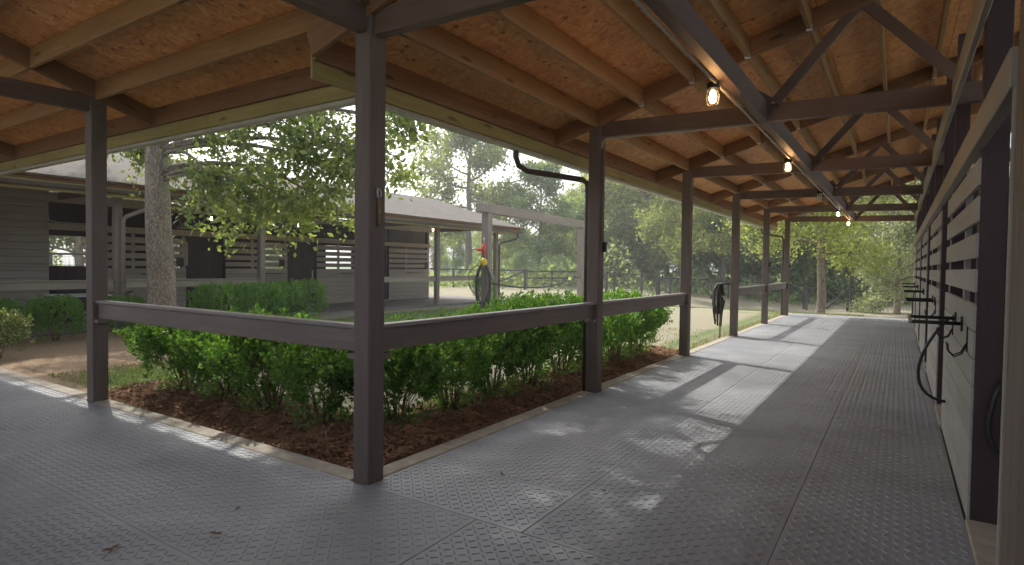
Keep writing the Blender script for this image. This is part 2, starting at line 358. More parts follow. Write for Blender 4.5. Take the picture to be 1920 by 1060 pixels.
# mats with raised tread
MAT = {}
def mat_mesh(l, wd):
    k = (round(l, 3), round(wd, 3))
    if k in MAT: return MAT[k]
    p = .0508; nx = int(l/p); ny = int(wd/p)
    I, J = np.meshgrid(np.arange(nx), np.arange(ny), indexing='ij'); I = I.ravel(); J = J.ravel()
    cx = (I+.5)*p-nx*p/2; cy = (J+.5)*p-ny*p/2; ang = np.where((I+J) % 2 == 0, math.pi/4, -math.pi/4)
    bl, bw, h = .0205, .0058, .0046
    loc = np.array([(-bl, -bw, 0), (bl, -bw, 0), (bl, bw, 0), (-bl, bw, 0), (-bl*.82, -bw*.45, h), (bl*.82, -bw*.45, h), (bl*.82, bw*.45, h), (-bl*.82, bw*.45, h)])
    ca, sa = np.cos(ang), np.sin(ang)
    x = cx[:, None]+ca[:, None]*loc[:, 0]-sa[:, None]*loc[:, 1]; y = cy[:, None]+sa[:, None]*loc[:, 0]+ca[:, None]*loc[:, 1]
    z = np.broadcast_to(loc[:, 2]-.0006, x.shape); V = np.stack([x, y, z], -1).reshape(-1, 3)
    fq = np.array([(4, 5, 6, 7), (0, 1, 5, 4), (1, 2, 6, 5), (2, 3, 7, 6), (3, 0, 4, 7)])
    F = (np.arange(len(I))[:, None, None]*8+fq).reshape(-1, 4)
    MAT[k] = pymesh('tread', V.tolist(), F.tolist(), 'rubber'); return MAT[k]
def mat_at(par, x0, x1, y0, y1):
    g = .003; l = abs(x1-x0)-g; wd = abs(y1-y0)-g; dz = random.uniform(-.0015, .0015)
    c = Vector(((x0+x1)/2, (y0+y1)/2, -.0095+dz)); rz = random.gauss(0, .0008)
    alongx = l >= wd; a, b = (l, wd) if alongx else (wd, l)
    mw = Matrix.Translation(c) @ Matrix.Rotation(rz+(0 if alongx else math.pi/2), 4, 'Z')
    o = link('rubber_mat', boxmesh(a, b, .019, 'rubber', .003), mw, par)
    t = link('tread', mat_mesh(a, b), mw @ Matrix.Translation((0, 0, .0095)), o); t['kind'] = 'stuff'
for x0, x1, off in ((-3.0, -1.74, 3.45), (-1.74, -.52, 4.05), (-.52, .372, 4.8)):
    y = 2.79; nxt = off
    while y < 22.1:
        e = min(nxt, 22.18)
        if e-y > .1: mat_at(fl, x0, x1, y, e)
        y = e; nxt = y+1.83
for y0, y1, off in ((1.6, 2.786, -2.05), (.38, 1.6, -2.41), (-.55, .38, -3.2)):
    x = .372; nxt = off
    while nxt > -12.5:
        if x-nxt > .1: mat_at(fl if nxt > -3.2 else fl2, nxt, x, y0, y1)
        x = nxt; nxt -= 1.83
# planting beds
def bed():
    V = []; F = []
    def strip(pts):
        b = len(V); n = len(pts[0])
        for row in pts:
            for p in row: V.append(p)
        for i in range(len(pts)-1):
            for j in range(n-1): F.append((b+i*n+j, b+i*n+j+1, b+(i+1)*n+j+1, b+(i+1)*n+j))
    def h(u): return -.05+.075*math.sin(math.pi*min(1, max(0, u)))+random.uniform(-.012, .012)
    rows = []
    for i in range(60):
        y = 2.96+i*(10.75-2.96)/59; wv = 1.25+.12*math.sin(i*.8)
        rows.append([(-3.175-u*wv, y, -.052+(h(u)+.052)*min(1, (y-2.96)/.5)-(.05 if u == 1 else 0)) for u in [k/10 for k in range(11)]])
    strip(rows); rows = []
    for i in range(50):
        x = -3.8-i*(7.6-3.8)/49; wv = 1.2+.12*math.sin(i*.7+1)
        rows.append([(x, 2.955+u*wv, h(u)-(.05 if u == 1 else 0)+.001) for u in [k/10 for k in range(11)]])
    strip(rows)
    tag(link('planting_bed', pymesh('bed', V, F, 'mulch', True), Matrix()), kind='structure')
    # loose chips and needles
    n = 16000; u = rng.random(n); side = rng.random(n) < .6
    x = np.where(side, -3.18-1.25*rng.random(n), -3.2-u*4.5); y = np.where(side, 2.97+u*7.8, 2.97+1.2*rng.random(n))
    a = rng.random(n)*6.283; l = rng.uniform(.012, .045, n); wd = rng.uniform(.003, .008, n); t = rng.normal(0, .35, n)
    uu = np.where(side, (-3.175-x)/1.25, (y-2.955)/1.2); z = -.05+.075*np.sin(math.pi*np.clip(uu, 0, 1))+rng.uniform(.004, .02, n)
    c = np.stack([x, y, z], -1); d = np.stack([np.cos(a), np.sin(a), np.sin(t)], -1)*l[:, None]; s = np.stack([-np.sin(a), np.cos(a), rng.normal(0, .4, n)], -1)*wd[:, None]
    V = np.stack([c-d-s, c+d-s, c+d+s, c-d+s], 1).reshape(-1, 3); F = np.arange(4*n).reshape(-1, 4)
    tag(link('mulch_chips', pymesh('chips', V.tolist(), F.tolist(), 'chip'), Matrix()), 'loose bark chips and needles on the planting bed', 'mulch', kind='stuff')
bed()

# ================================================================ STABLE, RIGHT AISLE AND LEFT AISLE
A = thing('stable_wing', (AX, BY, 0), 'brown timber stable wing with open covered aisle running away at right', 'stable')
B = thing('stable_wing', (BX[1], BY, 0), 'brown timber stable aisle roof running off to the left edge', 'stable')
PW = .15
def post(par, x, y, z0, z1, w_=PW, m='post'): return box('post', x-w_/2, x+w_/2, y-w_/2, y+w_/2, z0, z1, m, par, .008)
ROOF_CUT = 2.2  # unseen high edge; far slope left off so daylight reaches the ceiling
for i, y in enumerate(AY):
    p = post(A, AX, y, -.1, zb(0)+.1)
    zt = 3.12; ze = 3.05
    if i == 5: pass
    bar('tie_beam', (AX+.0755, y, zt), (ROOF_CUT, y, zt-.0195*(ROOF_CUT-AX)), .088, .172, 'tie', A)
    # top chord, both slopes of the tail
    bar('top_chord', (AX-.54, y-.066, zb(-.54)+.097), (ROOF_CUT, y-.066, zb(ROOF_CUT-AX)+.097), .042, .19, 'chord', A)
    ax = -.36; za = zb(ax-AX)+.05
    bar('web_brace', (-1.08, y-.066, 3.17), (ax, y-.066, za), .04, .1, 'tie', A)
    bar('web_brace', (ax+.03, y-.066, za), (.42, y-.066, 3.15), .04, .1, 'tie', A)
    bar('web_brace', (-1.12, y-.066, 3.17), (-1.72, y-.066, zb(-1.72-AX)+.05), .04, .1, 'tie', A)
PX = [-3.03+.562*k for k in range(10)]
for i in range(6):
    y0 = AY[i]+.0; y1 = AY[i+1] if i < 5 else 22.4
    for k, x in enumerate(PX):
        ya = y0-.04 if i else max(-x-.18, -.72)+.02 if k else y0-.04
        yb = y1-.09
        z = zb(x-AX)+.095
        if i == 0 and k: segs = [(ya, 2.87-.09), (2.87-.04, yb)]
        else: segs = [(ya, yb)]
        for a_, b_ in segs:
            if b_-a_ < .15: continue
            pr = bar('purlin', (x, a_, z+.002*(k % 3)), (x, b_, z+.002*(k % 3)), .04, .185, 'purlin', A)
            if i < 4 and k and yb == b_: link('joist_hanger', boxmesh(.05, .05, .055, 'galv', 0), Matrix.Translation((x, b_-.024, z-.07)), pr)
# sub-fascia, fascia, gutter
bar('sub_fascia', (-3.60, 2.84, 3.085), (-3.60, 22.4, 3.085), .038, .2, 'chord', A)
bar('fascia_board', (-3.635, 2.84, 2.95), (-3.635, 22.4, 2.95), .026, .19, 'fascia', A)
def gutter(par, p0, p1, out):
    p0 = Vector(p0); p1 = Vector(p1); o = Vector(out); prof = [(0, .10), (0, 0), (.07, -.004), (.10, .035), (.115, .1), (.105, .1), (.09, .04), (.06, .012), (.008, .012), (.008, .1)]
    V = [q+o*a+Vector((0, 0, b)) for q in (p0, p1) for a, b in prof]; n = len(prof)
    F = [(i, (i+1) % n, n+(i+1) % n, n+i) for i in range(n)]+[tuple(range(n)), tuple(reversed(range(n, 2*n)))]
    return link('gutter', pymesh('gutter', [v-p0 for v in V], F, 'gutter'), Matrix.Translation(p0), par)
gutter(A, (-3.652, 3.56, 2.82), (-3.652, 22.4, 2.82), (-1, 0, 0))
# osb sheets over the right aisle: rows up the slope, sheets along y
def osb_row(par, fn, s0, s1, a0, a1, off, dz=0):
    """fn(s, a) -> xy ; sheets of 2.44 m between a0 and a1"""
    a = a0; nxt = a0+off
    while a < a1-.05:
        e = min(nxt, a1)
        z0 = zb(s0)+.198+dz; z1 = zb(s1)+.198+dz; g = .0025
        q = [Vector((*fn(s0+g, a+g), z0)), Vector((*fn(s1-g, a+g), z1)), Vector((*fn(s1-g, e-g), z1)), Vector((*fn(s0+g, e-g), z0))]
        c = sum(q, Vector())/4; V = [v-c for v in q]+[v-c+Vector((0, 0, .014)) for v in q]
        link('roof_sheet', pymesh('roof_sheet', V, [(0, 1, 2, 3), (7, 6, 5, 4), (0, 4, 5, 1), (1, 5, 6, 2), (2, 6, 7, 3), (3, 7, 4, 0)], 'osb'), Matrix.Translation(c), par)
        a = e; nxt += 2.44
ROWS = [(-.62, -.07), (-.07, 1.13), (1.13, 2.33), (2.33, 3.53), (3.53, 5.2)]
offs = [1.3, 2.1, .7, 1.7, 2.3]
for (s0, s1), of in zip(ROWS, offs):
    osb_row(A, lambda s, a: (AX+s, a), s0, s1, BY-.0 if s0 < 0 else BY-.0, 22.4, of)
# corner triangle of each row (valley) cut into trapezoids
def corner_sheets():
    for (s0, s1) in ROWS:
        a0 = max(s0, 0) if s0 > -.2 else 0
        for par, f, d in ((A, lambda s, t: (AX+s, BY-t), 0), (B, lambda s, t: (AX+t, BY-s), .05)):
            lo, hi = (max(s0, 0.0), s1)
            if hi <= 0 or (d and lo > 3.5): continue
            if d: hi = min(hi, 3.62)
            c_ = lambda v: min(v, 3.62)
            q = [(lo, 0), (hi, 0), (hi, c_(hi)), (lo, c_(lo))] if lo > 0 else [(lo, 0), (hi, 0), (hi, hi)]
            P = [Vector((*f(s, t), zb(s)+.198+d)) for s, t in q]; c = sum(P, Vector())/len(P); n = len(P)
            V = [p-c for p in P]+[p-c+Vector((0, 0, .014)) for p in P]
            F = [tuple(range(n)), tuple(range(n, 2*n))]+[(i, (i+1) % n, n+(i+1) % n, n+i) for i in range(n)]
            link('roof_sheet', pymesh('roof_sheet', V, F, 'osb'), Matrix.Translation(c), par)
corner_sheets()
for (s0, s1), of in zip(ROWS[:4], [2.0, .9, 1.8, .5]):
    osb_row(B, lambda s, a: (-a, BY-s), s0, s1, 3.05 if s0 > -.1 else 3.05+.5, 17, of, .05)
# roof covering above
def slab_roof(par, P, m='shingle', th=.03, name='roof_covering'):
    c = sum((Vector(p) for p in P), Vector())/len(P); n = len(P)
    V = [Vector(p)-c for p in P]+[Vector(p)-c+Vector((0, 0, th)) for p in P]
    F = [tuple(reversed(range(n))), tuple(range(n, 2*n))]+[(i, (i+1) % n, n+(i+1) % n, n+i) for i in range(n)]
    return link(name, pymesh(name, V, F, m), Matrix.Translation(c), par)
def rz(s): return zb(s)+.222
slab_roof(A, [(AX-.7, 3.56, rz(-.7)), (.57, -.75, rz(3.62)), (ROOF_CUT, -.75, rz(5.25)), (ROOF_CUT, 22.5, rz(5.25)), (AX-.7, 22.5, rz(-.7))])
slab_roof(B, [(AX-.7, 3.56, rz(-.7)+.05), (-17.5, 3.56, rz(-.7)+.05), (-17.5, -.75, rz(3.62)+.05), (.57, -.75, rz(3.62)+.05)])  # unseen rear part stops short to let daylight in from behind
# left aisle structure
dB = .05
for i, x in enumerate(BX):
    if i: post(B, x, BY, -.1, zb(0)+.12)
    t = bar('tie_beam', (x, BY-.0755, 3.16 if i else 3.14), (x, -.72, 3.12), .088, .172, 'tie', B)
    bar('top_chord', (x+.066, BY+.54, zb(-.54)+.097+dB) if i else (x+.066, BY+.0, zb(0)+.097+dB), (x+.066, -.72, zb(3.59)+.097+dB), .042, .19, 'chord', B)
PY = [2.85-.562*k for k in range(7)]
for i in range(3):
    for k, y in enumerate(PY):
        z = zb(BY-y)+.095+dB+.002*(k % 3); x1 = BX[i]; x0 = BX[i+1]
        bar('purlin', (x0+.09, y, z), (x1+.044 if i else x1-.002, y, z), .04, .185, 'purlin', B)
        if i == 0 and k: bar('purlin', (x1+.09, y, z), (-y-.2, y, z), .04, .185, 'purlin', B) if -y-.2-x1-.09 > .12 else None
bar('sub_fascia', (-17, 3.42, 3.085+dB), (-3.63, 3.42, 3.085+dB), .038, .2, 'chord', B)
bar('fascia_board', (-17, 3.455, 2.95+dB), (-3.65, 3.455, 2.95+dB), .026, .19, 'fascia', B)
gutter(B, (-17, 3.47, 2.82+dB), (-3.66, 3.47, 2.82+dB), (0, 1, 0))
# rails with caps and small brackets
def rail(par, p0, p1, ax, mr='rail', mc='cap'):
    p0 = Vector((*p0, 0)); p1 = Vector((*p1, 0)); d = (p1-p0).normalized(); s = Vector((-d.y, d.x, 0))
    zt = 1.075
    r = bar('rail_board', p0+Vector((0, 0, zt-.105)), p1+Vector((0, 0, zt-.105)), .042, .165, mr, par, .006)
    bar('rail_cap', p0+Vector((0, 0, zt-.01)), p1+Vector((0, 0, zt-.01)), .1, .03, mc, r, .008)
    for q, e in ((p0, 1), (p1, -1)):
        c = q+d*e*.04+Vector((0, 0, zt-.215)); bar('rail_block', c-d*.04, c+d*.04, .12, .04, mr, r, .006)
for i in (0, 1, 3, 4): rail(A, (AX, AY[i]+.0755), (AX, AY[i+1]-.0755), 'y')
for i in (0,): rail(B, (BX[i]-.0755, BY), (BX[i+1]+.0755, BY), 'x')
# long beam with conduit
for i in range(-1, 5):
    y0 = AY[i]+.046 if i >= 0 else -1.0; y1 = AY[i+1]-.046
    bar('spine_beam', (-1.2, y0, 3.095), (-1.2, y1, 3.095), .09, .19, 'tie', A)
tube('conduit', [(-1.262, -1, 2.985), (-1.262, 21.1, 2.985)], .011, 'gutter', A, 8)
tube('conduit', [(-1.262, 6.44, 2.975), (-2.0, 6.436, 2.985), (-2.9, 6.43, 3.005), (-2.955, 6.43, 2.96), (-2.96, 6.43, 2.9)], .009, 'gutter', A, 6)
tube('conduit', [(-2.96, 6.46, 2.9), (-2.962, 6.46, 1.8)], .009, 'post', A, 6)
# brown downspouts
def spout(par, pts, m='spout', r=.034): return tube('downspout', pts, r, m, par, 8)
spout(A, [(-3.71, 5.72, 2.9), (-3.71, 5.72, 2.76), (-3.70, 5.77, 2.66), (-3.66, 5.9, 2.61), (-3.22, 6.46, 2.55), (-3.17, 6.49, 2.5), (-3.165, 6.49, 2.35), (-3.165, 6.49, .0)])
spout(A, [(-3.71, 20.2, 2.9), (-3.71, 20.2, 2.72), (-3.68, 20.3, 2.64), (-3.22, 20.94, 2.56), (-3.165, 20.97, 2.45), (-3.165, 20.97, .0)])
for y, z in ((6.49, 1.74), (17.35, 1.62), (20.97, 1.6)):
    box('switch_box', AX+.076, AX+.115, y+.0 if y > 7 else y+.02, y+.07, z-.06, z+.06, 'metal_dark', A, .006)

# stall walls --------------------------------------------------
def stall_wall(par, xf, n, panels, doors, ms, z0=0., div=True, split=None):
    """xf: face plane, n: +1 when the wall lies towards +x of the face"""
    def bx(name, d0, d1, y0, y1, za, zc, m, p=None, bev=.003): return box(name, min(xf+n*d0, xf+n*d1), max(xf+n*d0, xf+n*d1), y0, y1, za, zc, m, p or par, bev)
    for (y0, y1) in panels:
        bx('wall_post', .012, .14, y0, y0+.115, z0-.02, 3.7, 'dark'); bx('wall_post', .033, .14, y1-.115, y1, z0-.02, 3.7, 'dark')
        hb = 1.31/8
        for k in range(8):
            bx('siding_board', 0, .024, y0+.002+.05*0, y1, z0+.012+k*hb*.991, z0+.012+(k+1)*hb*.991-.006, ms)
        for za, zc in ((1.377, 1.515), (1.582, 1.729), (1.796, 1.946), (2.012, 2.17)): bx('slat', 0, .024, y0+.002, y1, z0+za, z0+zc, ms)
        fr = split if split else (.4,)
        for f in fr: yy = y0+(y1-y0)*f; bx('wall_batten', .0245, .06, yy-.045, yy+.045, z0+1.2, z0+2.25, ms)
        for yy in (y0+.06, y1-.06): bx('wall_batten', -.0005 if False else .0245, .032, yy-.05, yy+.05, z0+1.2, z0+2.25, ms)
    ya = min(p[0] for p in panels)-1.4; yb = max(p[1] for p in panels)
    return bx
AP = [(4.42+3.63*k, 7.0+3.63*k) for k in range(5)]
bx = stall_wall(A, WF, 1, AP, None, 'siding')
box('wall_rail', WF-.035, WF+.0235, 3.02, 22.0, 2.222, 2.382, 'taupe', A, .006)
box('header_beam', WF-.03, WF+.0115, -.4, 22.0, 2.955, 3.15, 'taupe', A, .006)
for k in range(5):
    y = 7.0+3.63*k
    if k < 4: box('threshold', WF-.01, WF+.16, y+.01, y+1.04, -.02, .03, 'concrete', A, .006)
    # partition between stalls
    box('stall_partition', WF+.16, 2.07, 4.44+3.63*k, 4.5+3.63*k, 0, 2.5, 'dark', A, 0)
box('threshold', WF-.01, WF+.16, 3.07, 4.40, -.02, .03, 'concrete', A, .006)
box('door_trim', WF-.022, WF+.02, 3.0, 3.03, .0, 2.22, 'taupe', A, .004)  # pale colour of the strip stands in for its lit edge
box('wall_post', WF-.012, WF+.13, 2.84, 2.998, -.02, 3.7, 'post', A, .006)
for k in range(14): box('siding_board', WF, WF+.024, -.5, 2.3, .012+k*.163, .012+k*.163+.157, 'siding', A, .003)
for k in range(3): box('wall_plank', WF-.012, WF+.02, 2.304+.179*k, 2.304+.179*k+.176, .01, 2.22, 'post', A, .004)
box('back_wall', 2.2, 2.3, -.7, 22.0, 0, 2.45, 'dark', A, 0)  # unseen wall, shaped low so daylight enters above it
for k in range(7): box('rear_post', 2.08, 2.195, -.75+3.62*k+.08, -.62+3.62*k+.08, 0, zb(5.2)-.02, 'dark', A, .006)
box('end_wall', WF+.15, 2.19, 21.9, 22.0, 0, 3.0, 'siding', A, 0)
for x in (.3, -3.05, -7.2, -11.35): post(B, x, -.82, -.1, zb(3.6)+dB)
for k in range(9): box('siding_board', -16.9, .2, -.90, -.87, .012+k*.163, .012+k*.163+.157, 'cside', B, .003)  # unseen wall, its height set to hold back light from behind
bar('header_beam', (-17, -.82, 3.95), (.2, -.82, 3.95), .09, .2, 'tie', B)

# ================================================================ FAR BARN
C = thing('stable_wing', (CP, 13.5, 0), 'far brown stable with pale shingle roof across the courtyard behind the oak', 'stable')
CPAN = [(6.95, 9.44), (10.68, 12.94), (14.18, 16.6), (17.84, 20.35)]
stall_wall(C, CF, -1, CPAN, None, 'cside', split=(.42,))
box('wall_rail', CF-.0235, CF+.03, 6.0, 20.4, 2.27, 2.44, 'taupe', C, .006)
box('header_beam', CF-.0115, CF+.025, 6.0, 20.4, 2.96, 3.2, 'taupe', C, .006)
for k in range(19): box('siding_board', CF-.024, CF, 2.6, 6.04, .012+k*.175, .012+k*.175+.169, 'cside', C, .003)
box('wall_post', CF-.14, CF-.024, 5.93, 6.04, 0, 3.4, 'dark', C)
# half door and the open passage behind it
dr = box('half_door', CF-.08, CF-.04, 6.045, 6.94, .05, 1.36, 'dark', C)
for k in range(5): box('door_plank', CF-.041, CF-.030, 6.05+k*.178, 6.05+k*.178+.172, .06, 1.35, 'dark', dr, .003)
box('door_header', CF-.1, CF-.03, 6.045, 6.94, 2.13, 2.268, 'dark', C)
for i, (y0, y1) in enumerate(((9.445, 10.675), (12.945, 14.175), (16.605, 17.835))):
    d = box('stall_door', CF-.2, CF-.165, y0, y1, .04, 2.26, 'dark', C)
    for k in range(6):
        wd = (y1-y0)/6; box('door_plank', CF-.166, CF-.155, y0+k*wd+.003, y0+(k+1)*wd-.003, .05, 2.25, 'dark', d, .003)
    if i == 0: box('door_handle', CF-.154, CF-.1, y0+.05, y0+.1, 1.4, 2.1, 'gutter', d)
    if i == 1: box('door_latch', CF-.154, CF-.12, y1-.1, y1-.06, .95, 1.25, 'galv', d)
    box('threshold', CF-.02, CF+.05, y0, y1, .0, .04, 'concrete', C)
for (y, z0, z1) in ((12.6, 1.36, 1.62), (20.05, 1.36, 1.62), (9.15, 1.36, 1.62)): box('feed_hatch', CF+.001, CF+.012, y, y+.22, z0, z1, 'dark', C)
# rear wall with window openings (seen through slots)
RW = -21.0
holes = [(7.0, 8.15), (10.55, 11.25), (14.0, 15.1), (17.2, 18.7)]
box('rear_wall', RW-.1, RW, 2.6, 20.5, 0, 1.25, 'dark', C, 0); box('rear_wall', RW-.1, RW, 2.6, 20.5, 2.3, 3.5, 'dark', C, 0)
edges = [2.6]+[e for h_ in holes for e in h_]+[20.5]
for i in range(0, len(edges), 2): box('rear_wall', RW-.1, RW, edges[i], edges[i+1], 1.251, 2.299, 'dark', C, 0)
for y in (6.0,): box('stall_partition', RW+.01, CF-.21, y-.06, y-.01, 0, 2.6, 'dark', C, 0) if y > 6.5 else box('stall_partition', RW+.01, CF-.15, y-.06, y-.01, 0, 2.6, 'dark', C, 0)
box('end_wall', RW, CF-.15, 20.4, 20.5, 0, 3.4, 'cside', C, 0)
for y in CY:
    post(C, CP, y, -.05, zb(0)+.1, .16, 'grey_wood')
    bar('tie_beam', (CP-.08, y, 3.12), (RW, y, 3.12), .088, .17, 'tie', C)
    bar('top_chord', (CP+.54, y-.066, zb(-.54)+.097), (CP-4.5, y-.066, zb(4.5)+.097), .042, .19, 'chord', C)
for k in range(8):
    x = CP-.56*k; bar('purlin', (x, 2.5, zb(CP-x)+.095), (x, 22.2, zb(CP-x)+.095), .04, .18, 'purlin', C)
bar('sub_fascia', (CP+.55, 2.5, 3.085), (CP+.55, 22.25, 3.085), .038, .2, 'chord', C)
bar('fascia_board', (CP+.585, 2.5, 2.97), (CP+.585, 22.25, 2.97), .026, .19, 'fascia', C)
g = gutter(C, (CP+.602, 2.5, 2.93), (CP+.602, 22.28, 2.93), (1, 0, 0)); g.data.materials[0] = M['spout']
def plane_roof(par, y0, y1, xe, ze, xr, zr, name):
    # shingle surface in its own frame so courses run along y
    u = Vector((0, 1, 0)); v = Vector((xr-xe, 0, zr-ze)); l = v.length; v.normalize(); nrm = u.cross(v)
    if nrm.z < 0: nrm = -nrm
    mw = Matrix((u, v, u.cross(v))).transposed().to_4x4(); mw.translation = (xe, y0, ze)
    s = 1 if u.cross(v).z > 0 else -1; L_ = y1-y0
    V = [(0, 0, 0), (L_, 0, 0), (L_, l, 0), (0, l, 0)]; V += [(a, b, .03*s) for a, b, _ in V]
    F = [(3, 2, 1, 0), (4, 5, 6, 7), (0, 1, 5, 4), (1, 2, 6, 5), (2, 3, 7, 6), (3, 0, 4, 7)]
    return link(name, pymesh(name, V, F, 'shingle'), mw, par)
plane_roof(C, -2, 22.45, CP+.68, rz(-.68), CP-4.5, rz(4.5), 'shingle_roof')
plane_roof(C, -2, 22.45, CP-7.1, rz(1.9), CP-4.5, rz(4.5)+.002, 'shingle_roof')
for s0 in (-.62, 2.0):
    s1 = 1.99 if s0 < 0 else 4.5; P = [(CP-s0, 2.5, zb(s0)+.198), (CP-s1, 2.5, zb(s1)+.198), (CP-s1, 22.4, zb(s1)+.198), (CP-s0, 22.4, zb(s0)+.198)]
    slab_roof(C, P, 'osb', .016, 'roof_sheet')
for i in (0, 1, 3, 4): rail(C, (CP, CY[i]+.082), (CP, CY[i+1]-.082), 'y', 'taupe', 'taupe')  # paler paint on the far rails stands in for brighter light
tube('conduit', [(CF+.02, 2.7, 2.82), (CF+.02, 5.95, 2.84), (CF+.03, 6.0, 2.8), (CF+.03, 6.03, 2.5), (CF+.04, 6.15, 2.46), (CF+.04, 7.1, 2.46)], .014, 'gutter', C, 6)
tube('downspout', [(-14.05, 6.75, 2.96), (-14.05, 6.75, 2.8), (-14.1, 6.7, 2.72), (-14.5, 6.37, 2.5), (-14.57, 6.33, 2.42), (-14.575, 6.33, .0)], .045, 'gutter', C, 8).data.materials[0] = M['grey_wood']
tube('downspout', [(-14.05, 21.9, 2.96), (-14.05, 21.9, 2.75), (-14.1, 21.85, 2.68), (-14.5, 21.3, 2.5), (-14.57, 21.25, 2.4), (-14.575, 21.25, .0)], .045, 'spout', C, 8)

# ================================================================ LAMPS
def lamp(loc, lit, label, m_bulb, small=False):
    x, y, z = loc; t = thing('caged_lamp', (x, y, z), label, 'lamp', 'caged lamps under the roof')
    lathe('lamp_base', [(.028, .0), (.048, -.005), (.052, -.04), (.046, -.055)], 'metal_dark', t, (x, y, z))
    lathe('lamp_globe', [(.040, -.055), (.043, -.09), (.042, -.14), (.034, -.172), (.012, -.186)], 'glass', t, (x, y, z), 16)
    lathe('bulb', [(.014, -.056), (.022, -.09), (.031, -.12), (.025, -.15), (.008, -.162)], m_bulb, t, (x, y, z), 12)
    if not small:
        V = []; F = []
        for r_, h in ((.048, -.07), (.049, -.115), (.044, -.16)):
            tube_data([(r_*math.cos(a*math.pi/8), r_*math.sin(a*math.pi/8), h) for a in range(16)], .0025, 5, V, F, True)
        for k in range(6):
            a = k*math.pi/3; c, s = math.cos(a), math.sin(a)
            tube_data([(.048*c, .048*s, -.05), (.05*c, .05*s, -.13), (.043*c, .043*s, -.172), (.006*c, .006*s, -.194)], .0025, 5, V, F)
        link('lamp_cage', pymesh('cage', V, F, 'metal_dark', True), Matrix.Translation(loc), t)
lz = 2.998
for (y, mb, tx) in ((4.9, 'bulb', 'nearest caged lamp glowing warm under the spine beam of the right aisle'),
                (8.75, 'bulb', 'second nearest glowing caged lamp under the right aisle spine beam'),
                (12.6, 'bulb_off', 'unlit caged lamp in the middle of the right aisle ceiling'),
                (16.7, 'bulb_w', 'white glowing caged lamp fourth along the right aisle ceiling'),
                (20.2, 'bulb', 'farthest small caged lamp at the open end of right aisle')):
    lamp((-1.29, y, lz), True, tx, mb)
for (p, mb, tx) in (((-16.5, 9.47, 2.86), 'bulb_w', 'white glowing lamp in far stable near the oak trunk'), ((-16.5, 11.62, 3.06), 'bulb_far', 'glowing lamp in far stable half hidden by drooping oak leaves'),
                ((-16.5, 12.41, 2.86), 'bulb_far', 'orange glowing lamp in far stable above the second dark doorway'), ((-16.5, 19.09, 3.1), 'bulb_far', 'orange glowing lamp at right end of the far stable')):
    lamp(p, True, tx, mb, True)
    tube('lamp_stem', [(p[0], p[1], p[2]), (p[0], p[1], zb(CP-p[0])+.0)], .01, 'metal_dark', [o for o in COL.objects if o.get('label') == tx][0], 6)

# ================================================================ VEGETATION
f2 = Vector((fwd.x, fwd.y, 0)); r2 = Vector((right.x, right.y, 0))
def place(px, d):                                # ground point seen in picture column px at distance d
    v = (f2+r2*((px-960)/1108))*d; return v.x, v.y
def leaves_mesh(name, P, size, m, up=.3, aspect=.5, dirs=None, fold=.0):
    """P: (n,3) leaf base points; each leaf a bent diamond of two triangles"""
    n = len(P); d = rng.normal(size=(n, 3)); d /= np.linalg.norm(d, axis=1, keepdims=True)
    if dirs is not None: d = d*.75+dirs; 
    d[:, 2] += up; d /= np.linalg.norm(d, axis=1, keepdims=True)
    r = rng.normal(size=(n, 3)); r[:, 2] *= .6; s = np.cross(d, r); s /= np.linalg.norm(s, axis=1, keepdims=True)
    nn = np.cross(d, s); L_ = size*rng.uniform(.65, 1.3, n)[:, None]
    a = P; tip = P+d*L_; mid = P+d*L_*.5+nn*L_*.08; l = mid+s*L_*aspect*.5; rr = mid-s*L_*aspect*.5
    V = np.stack([a, l, tip, rr], 1).reshape(-1, 3); i = np.arange(n)[:, None]*4
    T = np.concatenate([i+np.array([[0, 1, 2]]), i+np.array([[0, 2, 3]])], 1).reshape(-1, 3)
    me = bpy.data.meshes.new(name); me.vertices.add(len(V)); me.vertices.foreach_set('co', V.astype(np.float32).ravel())
    me.loops.add(T.size); me.loops.foreach_set('vertex_index', T.astype(np.int32).ravel())
    me.polygons.add(len(T)); me.polygons.foreach_set('loop_start', np.arange(0, T.size, 3, dtype=np.int32)); me.polygons.foreach_set('loop_total', np.full(len(T), 3, np.int32))
    rn = np.repeat(rng.random(n), 4).astype(np.float32); at = me.attributes.new('rnd', 'FLOAT', 'POINT'); at.data.foreach_set('value', rn)
    me.materials.append(M[m]); me.update(); me.validate(); return me

